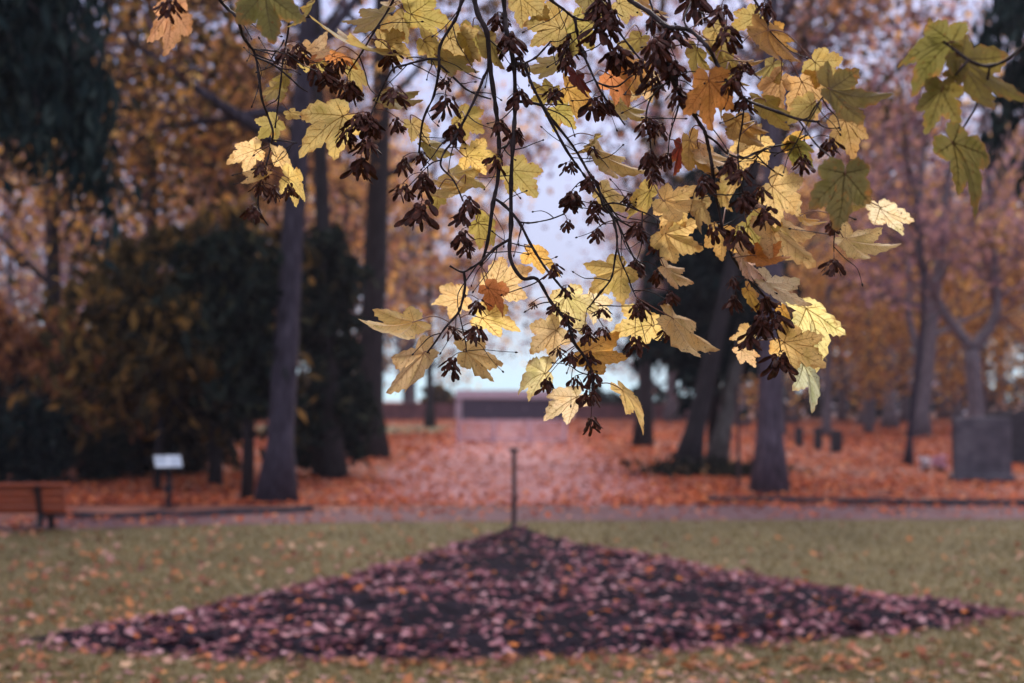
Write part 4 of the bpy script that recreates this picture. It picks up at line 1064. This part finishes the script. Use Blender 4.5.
twig('A',[(472,-12),(478,14),(487,33),(490,66),(496,109),(499,142),(498,178),(493,204),(488,240),(481,266)],2.47,2.50,3.4,1.5)
twig('A2',[(493,200),(505,206),(519,222),(530,243),(544,266),(557,282),(567,294)],0,2.47,1.7,1.1,'A')
twig('A3',[(498,146),(511,141),(514,120)],0,2.52,1.2,1.0,'A')
twig('B',[(503,-12),(505,15),(507,33),(514,66),(515,109),(513,142),(511,184),(511,225),(510,257),(522,278),(537,279),(551,302),(567,322),(574,342),(584,356),(592,372),(593,392)],2.52,2.47,2.7,1.3)
twig('B2',[(506,241),(494,249),(482,261),(471,268),(462,272),(450,266)],0,2.49,1.6,.9,'B')
twig('B3',[(464,272),(465,287),(460,309),(453,319),(445,328),(436,341),(427,353)],0,2.47,1.5,.8,'B2')
twig('B4',[(459,312),(463,330),(466,345),(466,352)],0,2.5,.7,.6,'B3')
twig('C',[(466,-12),(462,0),(459,10),(455,20),(440,46),(439,69),(434,95),(427,110),(422,125),(419,153)],2.42,2.5,2.3,1.0)
twig('C2',[(439,59),(429,59),(419,61),(405,65),(393,69),(383,86),(376,103),(370,117)],0,2.44,1.3,.8,'C')
twig('C3',[(440,62),(455,79),(466,89),(478,95),(491,99)],0,2.49,1.1,.8,'C')
twig('A4',[(490,64),(484,77),(478,92),(469,111),(460,128),(452,142),(445,151),(441,160),(442,168),(454,181),(463,201)],0,2.42,1.5,.8,'A')
twig('A5',[(444,160),(432,163),(422,172)],0,2.44,.8,.6,'A4')
twig('D',[(516,66),(523,64),(529,77),(534,89),(551,122),(567,151),(576,164),(584,175),(603,201),(612,214),(620,228),(628,246),(636,262)],0,2.56,1.7,.9,'B')
twig('E',[(533,104),(541,105),(548,114),(554,122),(570,142),(581,159),(590,175),(600,192),(610,207),(621,221)],0,2.52,1.6,.9,'B')
twig('D2',[(524,64),(535,58),(544,49),(552,40),(559,30)],0,2.55,1.2,.7,'D')
twig('F',[(538,-14),(551,0),(563,9),(575,18),(590,21),(606,24)],2.40,2.46,2.0,1.0)
twig('F2',[(574,18),(577,31),(580,46),(585,58),(590,69),(596,82),(603,95),(614,110),(625,125)],0,2.5,1.5,.8,'F')
twig('A6',[(518,221),(528,223),(537,222),(551,219),(564,214)],0,2.5,1.0,.7,'A2')
twig('G',[(606,-14),(610,5),(613,20),(620,33),(631,48),(643,63),(650,75)],2.38,2.42,1.8,.9)
twig('G2',[(597,82),(607,86),(618,86),(630,77),(645,67)],0,2.45,1.0,.8,'F2')
twig('H',[(622,-14),(630,0),(649,12),(666,26),(678,28),(689,30),(700,39),(709,49),(716,62),(723,76),(733,88),(745,99),(761,106),(778,112),(798,119),(819,122)],2.32,2.18,2.8,1.2)
twig('H2',[(668,27),(666,42),(668,60),(672,79),(677,89),(682,99),(690,109),(694,114),(700,124),(705,132),(709,149),(712,165),(714,178),(715,191),(718,205),(722,226),(726,242),(732,256),(745,276),(754,284),(761,292),(768,302)],0,2.38,2.3,1.0,'H')
twig('H3',[(804,120),(809,117),(814,108),(822,98),(830,88)],0,2.12,.9,.7,'H')
twig('H4',[(706,134),(716,142),(727,153),(742,158),(755,153),(772,147),(791,143),(807,135)],0,2.3,1.3,.8,'H2')
twig('H5',[(756,153),(764,163),(774,171),(783,176)],0,2.3,.9,.7,'H4')
twig('H6',[(690,30),(684,20),(690,5),(697,-8)],0,2.36,1.0,.8,'H')
twig('I',[(645,-14),(655,15),(664,28)],2.40,2.36,1.6,1.0)
twig('J',[(594,170),(598,186),(603,205),(612,216),(616,230),(617,246),(615,258),(612,276),(606,286),(600,292),(593,302),(587,309)],0,2.5,1.4,.7,'E')
twig('J2',[(617,246),(620,258),(623,266),(628,277),(631,286),(636,297)],0,2.48,1.0,.6,'J')
twig('J3',[(604,206),(613,203),(624,205),(637,210),(650,215),(661,222)],0,2.46,1.0,.6,'J')
twig('J4',[(612,214),(622,222),(634,228),(645,232),(655,238)],0,2.46,1.0,.6,'J')
twig('K',[(212,-16),(220,0),(228,9),(235,15),(240,26),(243,36),(249,45),(255,54),(259,76),(262,99),(268,116),(273,132),(271,145),(268,158),(264,172),(260,184),(258,204),(262,216),(268,225)],2.42,2.55,1.8,.8)
twig('K2',[(255,49),(265,50),(275,51),(281,46),(284,40)],0,2.5,.9,.7,'K')
twig('K3',[(258,57),(268,62),(278,68),(290,78),(300,87),(308,92)],0,2.48,1.1,.7,'K')
twig('K4',[(289,20),(288,32),(286,43),(283,60),(281,79),(278,105),(275,128)],2.5,2.52,1.1,.8)
twig('K5',[(273,141),(285,141),(297,143)],0,2.5,.8,.6,'K')
twig('N',[(1045,20),(1030,40),(1010,58),(990,66),(972,62),(955,50),(944,42)],1.78,1.84,2.4,1.4)
twig('N2',[(968,62),(958,72),(949,82),(942,90)],0,1.86,1.3,1.0,'N')
twig('N3',[(990,66),(984,90),(968,120),(953,143)],0,1.9,1.3,.9,'N')
twig('O',[(255,-40),(262,-22),(265,-10)],2.0,2.02,1.5,1.0)
twig('Q',[(160,-40),(166,-12),(171,2)],2.05,2.06,1.6,1.0)
twig('T',[(745,-14),(757,4),(767,22),(768,30)],2.30,2.26,1.5,.9)
twig('U',[(795,130),(815,143),(832,158),(845,172)],0,2.0,1.0,.8,'H')
twig('V',[(832,159),(836,185),(837,210),(834,240),(834,252)],0,2.3,.8,.5,'U')
twig('X',[(768,302),(772,318),(778,335),(781,352)],0,2.4,1.0,.6,'H2')
twig('Y',[(745,274),(738,284),(735,296)],0,2.4,.7,.5,'H2')
twig('Z',[(672,80),(660,88),(650,100),(646,118),(650,140),(652,165)],0,2.42,1.1,.6,'H2')
twig('Z2',[(680,97),(676,115),(670,135),(668,155)],0,2.42,1.0,.6,'H2')
twig('Z3',[(745,99),(742,125),(738,150),(740,178),(745,200)],0,2.3,1.0,.6,'H')
twig('Z4',[(400,-14),(388,10),(375,30),(362,52),(350,70)],2.5,2.55,1.5,.8)

YEL=(.88,.64,.25); PAL=(.92,.76,.40); OLV=(.48,.365,.115); GRN=(.17,.145,.05); DOL=(.25,.20,.055); TAN=(.62,.37,.13); ORA=(.64,.27,.09); RED=(.16,.03,.018); GLD=(.80,.48,.13)  # DOL and GRN: olive darkened to paint in shade on near right leaves
# jx,jy (leaf stem joint), tx,ty (tip), colour, breadth, depth offset
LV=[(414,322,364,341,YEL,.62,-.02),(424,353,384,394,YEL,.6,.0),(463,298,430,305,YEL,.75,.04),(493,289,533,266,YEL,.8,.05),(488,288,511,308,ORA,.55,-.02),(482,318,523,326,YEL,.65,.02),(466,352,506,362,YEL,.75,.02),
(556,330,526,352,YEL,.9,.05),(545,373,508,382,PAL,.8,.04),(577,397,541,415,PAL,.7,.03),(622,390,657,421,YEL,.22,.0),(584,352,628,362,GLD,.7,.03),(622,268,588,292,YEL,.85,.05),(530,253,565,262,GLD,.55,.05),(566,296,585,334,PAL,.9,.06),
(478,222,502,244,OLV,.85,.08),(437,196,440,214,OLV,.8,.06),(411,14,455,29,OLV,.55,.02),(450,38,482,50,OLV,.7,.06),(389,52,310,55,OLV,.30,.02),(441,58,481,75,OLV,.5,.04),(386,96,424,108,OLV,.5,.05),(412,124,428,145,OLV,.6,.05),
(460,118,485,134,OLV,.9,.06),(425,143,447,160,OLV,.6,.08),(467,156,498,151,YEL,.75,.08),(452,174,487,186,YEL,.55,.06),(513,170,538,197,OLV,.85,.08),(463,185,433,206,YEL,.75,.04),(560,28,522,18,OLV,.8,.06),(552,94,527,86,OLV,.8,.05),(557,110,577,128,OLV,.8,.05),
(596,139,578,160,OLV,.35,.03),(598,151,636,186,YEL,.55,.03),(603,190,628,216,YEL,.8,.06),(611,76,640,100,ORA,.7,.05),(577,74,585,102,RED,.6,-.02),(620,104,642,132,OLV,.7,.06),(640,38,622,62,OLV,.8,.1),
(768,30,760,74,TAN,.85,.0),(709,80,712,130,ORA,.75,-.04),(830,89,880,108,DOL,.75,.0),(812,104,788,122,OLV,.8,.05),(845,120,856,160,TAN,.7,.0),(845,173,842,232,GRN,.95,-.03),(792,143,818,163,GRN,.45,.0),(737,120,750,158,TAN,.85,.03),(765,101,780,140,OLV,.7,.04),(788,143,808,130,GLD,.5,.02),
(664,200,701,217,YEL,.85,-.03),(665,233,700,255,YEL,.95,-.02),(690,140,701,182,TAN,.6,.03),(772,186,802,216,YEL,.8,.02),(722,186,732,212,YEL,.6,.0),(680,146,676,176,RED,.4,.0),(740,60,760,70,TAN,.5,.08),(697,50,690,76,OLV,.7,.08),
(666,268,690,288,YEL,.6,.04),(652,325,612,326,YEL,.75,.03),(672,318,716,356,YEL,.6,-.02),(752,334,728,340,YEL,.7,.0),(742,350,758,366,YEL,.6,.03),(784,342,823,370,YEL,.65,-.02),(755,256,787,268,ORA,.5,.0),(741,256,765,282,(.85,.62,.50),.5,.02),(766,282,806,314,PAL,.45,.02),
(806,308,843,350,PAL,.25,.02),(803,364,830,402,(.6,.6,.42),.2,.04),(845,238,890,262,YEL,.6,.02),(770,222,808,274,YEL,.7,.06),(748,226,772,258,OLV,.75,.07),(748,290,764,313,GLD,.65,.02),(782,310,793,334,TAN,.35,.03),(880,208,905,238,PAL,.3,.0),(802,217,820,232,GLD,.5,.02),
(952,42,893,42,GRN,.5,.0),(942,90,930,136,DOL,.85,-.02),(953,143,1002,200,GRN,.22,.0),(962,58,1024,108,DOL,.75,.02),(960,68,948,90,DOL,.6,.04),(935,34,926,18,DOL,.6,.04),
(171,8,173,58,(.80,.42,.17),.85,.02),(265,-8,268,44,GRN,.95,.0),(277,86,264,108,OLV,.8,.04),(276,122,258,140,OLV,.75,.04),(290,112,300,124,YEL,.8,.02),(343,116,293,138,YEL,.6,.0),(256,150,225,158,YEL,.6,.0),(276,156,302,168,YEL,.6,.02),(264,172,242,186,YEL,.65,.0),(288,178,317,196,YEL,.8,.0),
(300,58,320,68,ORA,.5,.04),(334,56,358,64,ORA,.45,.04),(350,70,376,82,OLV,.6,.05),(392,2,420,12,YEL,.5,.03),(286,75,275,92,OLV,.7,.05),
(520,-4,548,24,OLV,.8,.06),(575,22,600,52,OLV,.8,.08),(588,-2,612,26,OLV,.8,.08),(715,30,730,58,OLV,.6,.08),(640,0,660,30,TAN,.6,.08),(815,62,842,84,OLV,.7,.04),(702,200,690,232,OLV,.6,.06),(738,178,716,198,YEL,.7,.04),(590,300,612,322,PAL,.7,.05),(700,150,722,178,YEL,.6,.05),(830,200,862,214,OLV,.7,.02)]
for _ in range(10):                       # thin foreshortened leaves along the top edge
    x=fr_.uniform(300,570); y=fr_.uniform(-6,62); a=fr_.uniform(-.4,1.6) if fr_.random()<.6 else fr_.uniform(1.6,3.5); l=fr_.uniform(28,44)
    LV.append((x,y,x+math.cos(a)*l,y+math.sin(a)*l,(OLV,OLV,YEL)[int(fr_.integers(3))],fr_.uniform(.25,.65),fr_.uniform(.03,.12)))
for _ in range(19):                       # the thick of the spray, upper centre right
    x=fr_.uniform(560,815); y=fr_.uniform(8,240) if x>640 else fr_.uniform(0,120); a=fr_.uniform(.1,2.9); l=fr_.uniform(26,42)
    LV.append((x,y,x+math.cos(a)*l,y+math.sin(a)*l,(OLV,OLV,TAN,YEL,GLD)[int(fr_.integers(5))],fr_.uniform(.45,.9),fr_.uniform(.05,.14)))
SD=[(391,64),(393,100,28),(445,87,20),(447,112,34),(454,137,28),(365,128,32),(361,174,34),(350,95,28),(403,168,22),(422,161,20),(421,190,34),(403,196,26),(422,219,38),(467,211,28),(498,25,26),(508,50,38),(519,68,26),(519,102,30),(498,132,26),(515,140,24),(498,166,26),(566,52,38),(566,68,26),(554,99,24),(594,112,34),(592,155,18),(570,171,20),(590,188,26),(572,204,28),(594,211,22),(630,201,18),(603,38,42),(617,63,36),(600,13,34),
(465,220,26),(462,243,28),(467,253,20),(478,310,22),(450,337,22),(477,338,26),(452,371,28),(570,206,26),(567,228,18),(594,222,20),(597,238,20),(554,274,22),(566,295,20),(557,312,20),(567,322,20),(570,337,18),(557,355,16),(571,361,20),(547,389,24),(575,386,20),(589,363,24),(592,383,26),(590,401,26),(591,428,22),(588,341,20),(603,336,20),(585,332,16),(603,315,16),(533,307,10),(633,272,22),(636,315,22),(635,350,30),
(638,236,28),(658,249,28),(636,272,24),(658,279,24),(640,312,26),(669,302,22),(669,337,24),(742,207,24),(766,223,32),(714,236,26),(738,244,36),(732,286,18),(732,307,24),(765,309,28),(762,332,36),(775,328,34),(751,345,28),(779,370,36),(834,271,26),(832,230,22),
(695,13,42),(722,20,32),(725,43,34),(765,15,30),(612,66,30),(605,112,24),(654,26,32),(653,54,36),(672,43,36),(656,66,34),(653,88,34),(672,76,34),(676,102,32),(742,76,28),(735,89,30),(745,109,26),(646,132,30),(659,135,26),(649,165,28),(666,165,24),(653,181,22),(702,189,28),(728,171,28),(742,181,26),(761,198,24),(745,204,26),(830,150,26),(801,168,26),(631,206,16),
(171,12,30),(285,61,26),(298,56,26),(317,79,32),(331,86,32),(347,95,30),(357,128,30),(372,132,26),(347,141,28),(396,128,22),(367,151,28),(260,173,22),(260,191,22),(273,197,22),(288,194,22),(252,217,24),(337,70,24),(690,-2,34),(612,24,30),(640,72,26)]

twmb={k:MB() for k in TW}
for k,t in TW.items(): twmb[k].add(*tube(t['sm'],t['rad'],7))
allp=[];own=[]
for k,t in TW.items():
    for i,s_ in enumerate(t['s']): allp.append((s_[0],s_[1])); own.append((k,i))
allp=np.array(allp)
def attach(px,py,above=0.0):
    d=np.hypot(allp[:,0]-px,allp[:,1]-py)+np.where(allp[:,1]>py+above,60,0)
    i=int(np.argmin(d)); return own[i]
# short spur twigs, each bare or tipped with a bud
for k,t in TW.items():
    if k in ('N','N2','N3','O','Q'): continue
    vis=[i for i,q in enumerate(t['s']) if 0<q[1]<400]
    for _ in range(int(1+len(vis)/9)):
        if not vis: break
        i=int(fr_.choice(vis)); x,y,d=t['s'][i]; a=fr_.uniform(-.5,3.64); ln=fr_.uniform(14,52)
        pts=[t['sm'][i]]; 
        for q in range(1,4): a+=fr_.normal(0,.28); x+=math.cos(a)*ln/3; y+=math.sin(a)*ln/3+1; pts.append(P(x,y,d+fr_.normal(0,.01)))
        sp=smooth_path(pts,4); r_=.0012*fr_.uniform(.7,1.25); twmb[k].add(*tube(sp,[r_*(1-.5*q/len(sp)) for q in range(len(sp))],5))
        tip=sp[-1]; dv=(sp[-1]-sp[-2]).normalized(); twmb[k].add(*tube([tip-dv*.001,tip+dv*.002,tip+dv*.005],[.0012,.0019,.0004],5))
twob={}
def twig_obj(k): return twob[k]
# the twigs' own meshes are built last; leaves wait in a list
leaves=[];seeds=[]
for (jx,jy,tx,ty,col,br,do) in LV:
    k,i=attach(jx,jy-4,6); t=TW[k]; A=t['sm'][i]; d=t['s'][i][2]+do+fr_.normal(0,.012)
    leaves.append((k,A,jx,jy,tx,ty,col,br,d))
for sd_ in SD:
    x,y=sd_[0],sd_[1]; h=sd_[2] if len(sd_)>2 else 28
    k,i=attach(x,y-h*.45,2); t=TW[k]; seeds.append((k,t['sm'][i],x,y,h,t['s'][i][2]+fr_.normal(-.012,.015)))
for k in TW:
    o=twmb[k].build('twig',M['twig'],maple,loc=TW[k]['sm'][0],smooth=True); twob[k]=o
for (k,A,jx,jy,tx,ty,col,br,d) in leaves:
    J=P(jx,jy,d); pit=R(fr_.uniform(-22,26)); lp=math.dist((jx,jy),(tx,ty))*d/FPX
    L_=(.98 if jx<900 else .95)*lp/math.cos(pit)
    yv=(RT*(tx-jx)-UP*(ty-jy)).normalized(); xv=yv.cross(FW).normalized()
    roll=math.acos(max(.15,min(1,br)))*(1 if fr_.random()<.5 else -1)
    Ya=(yv*math.cos(pit)+FW*math.sin(pit)).normalized()
    Xa=xv.copy(); Xa=(Xa-Ya*Xa.dot(Ya)).normalized(); Xa.rotate(Quaternion(Ya,roll)); Za=Xa.cross(Ya)
    mb=MB(); lf=Leaf(fr_,L_,fr_.uniform(.12,.45),fr_.uniform(-.05,.45),fr_.normal(0,.22),fr_.uniform(.03,.11)); lf.build(mb)
    Rm=np.array([[Xa[r_],Ya[r_],Za[r_]] for r_ in range(3)])
    mb.V=[v@Rm.T+np.array(J) for v in mb.V]
    # petiole, a thin curved stem from the twig to the blade
    dist=(J-A).length; mid=A.lerp(J,.5)+Vector((0,0,.10*dist))+rv(.004)-Ya*.12*dist
    st=smooth_path([A,mid,J-Ya*.004,J+Ya*L_*.04],5); mb.add(*tube(st,[.0011-.0003*i/len(st) for i in range(len(st))],5),2)
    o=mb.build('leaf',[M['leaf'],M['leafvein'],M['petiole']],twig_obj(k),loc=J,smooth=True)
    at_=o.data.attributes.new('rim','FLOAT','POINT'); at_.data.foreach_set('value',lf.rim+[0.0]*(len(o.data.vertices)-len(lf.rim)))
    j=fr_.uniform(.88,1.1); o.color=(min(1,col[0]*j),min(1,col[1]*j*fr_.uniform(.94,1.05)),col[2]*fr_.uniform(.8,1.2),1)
for (k,A,x,y,h,d) in seeds:
    hw=h*d/FPX*.90; top=P(x,y-h*.5,d); mb=MB()
    mid=A.lerp(top,.5)+Vector((0,0,.12*(A-top).length))
    mb.add(*tube(smooth_path([A,mid,top],5),[.0008]*11,4))
    seed_cluster_mesh(mb,top,hw,fr_,int(5+fr_.integers(0,3)+h/11),fr_.uniform(.7,1.25))
    mb.build('seed_bunch',M['seed'],twig_obj(k),loc=top)
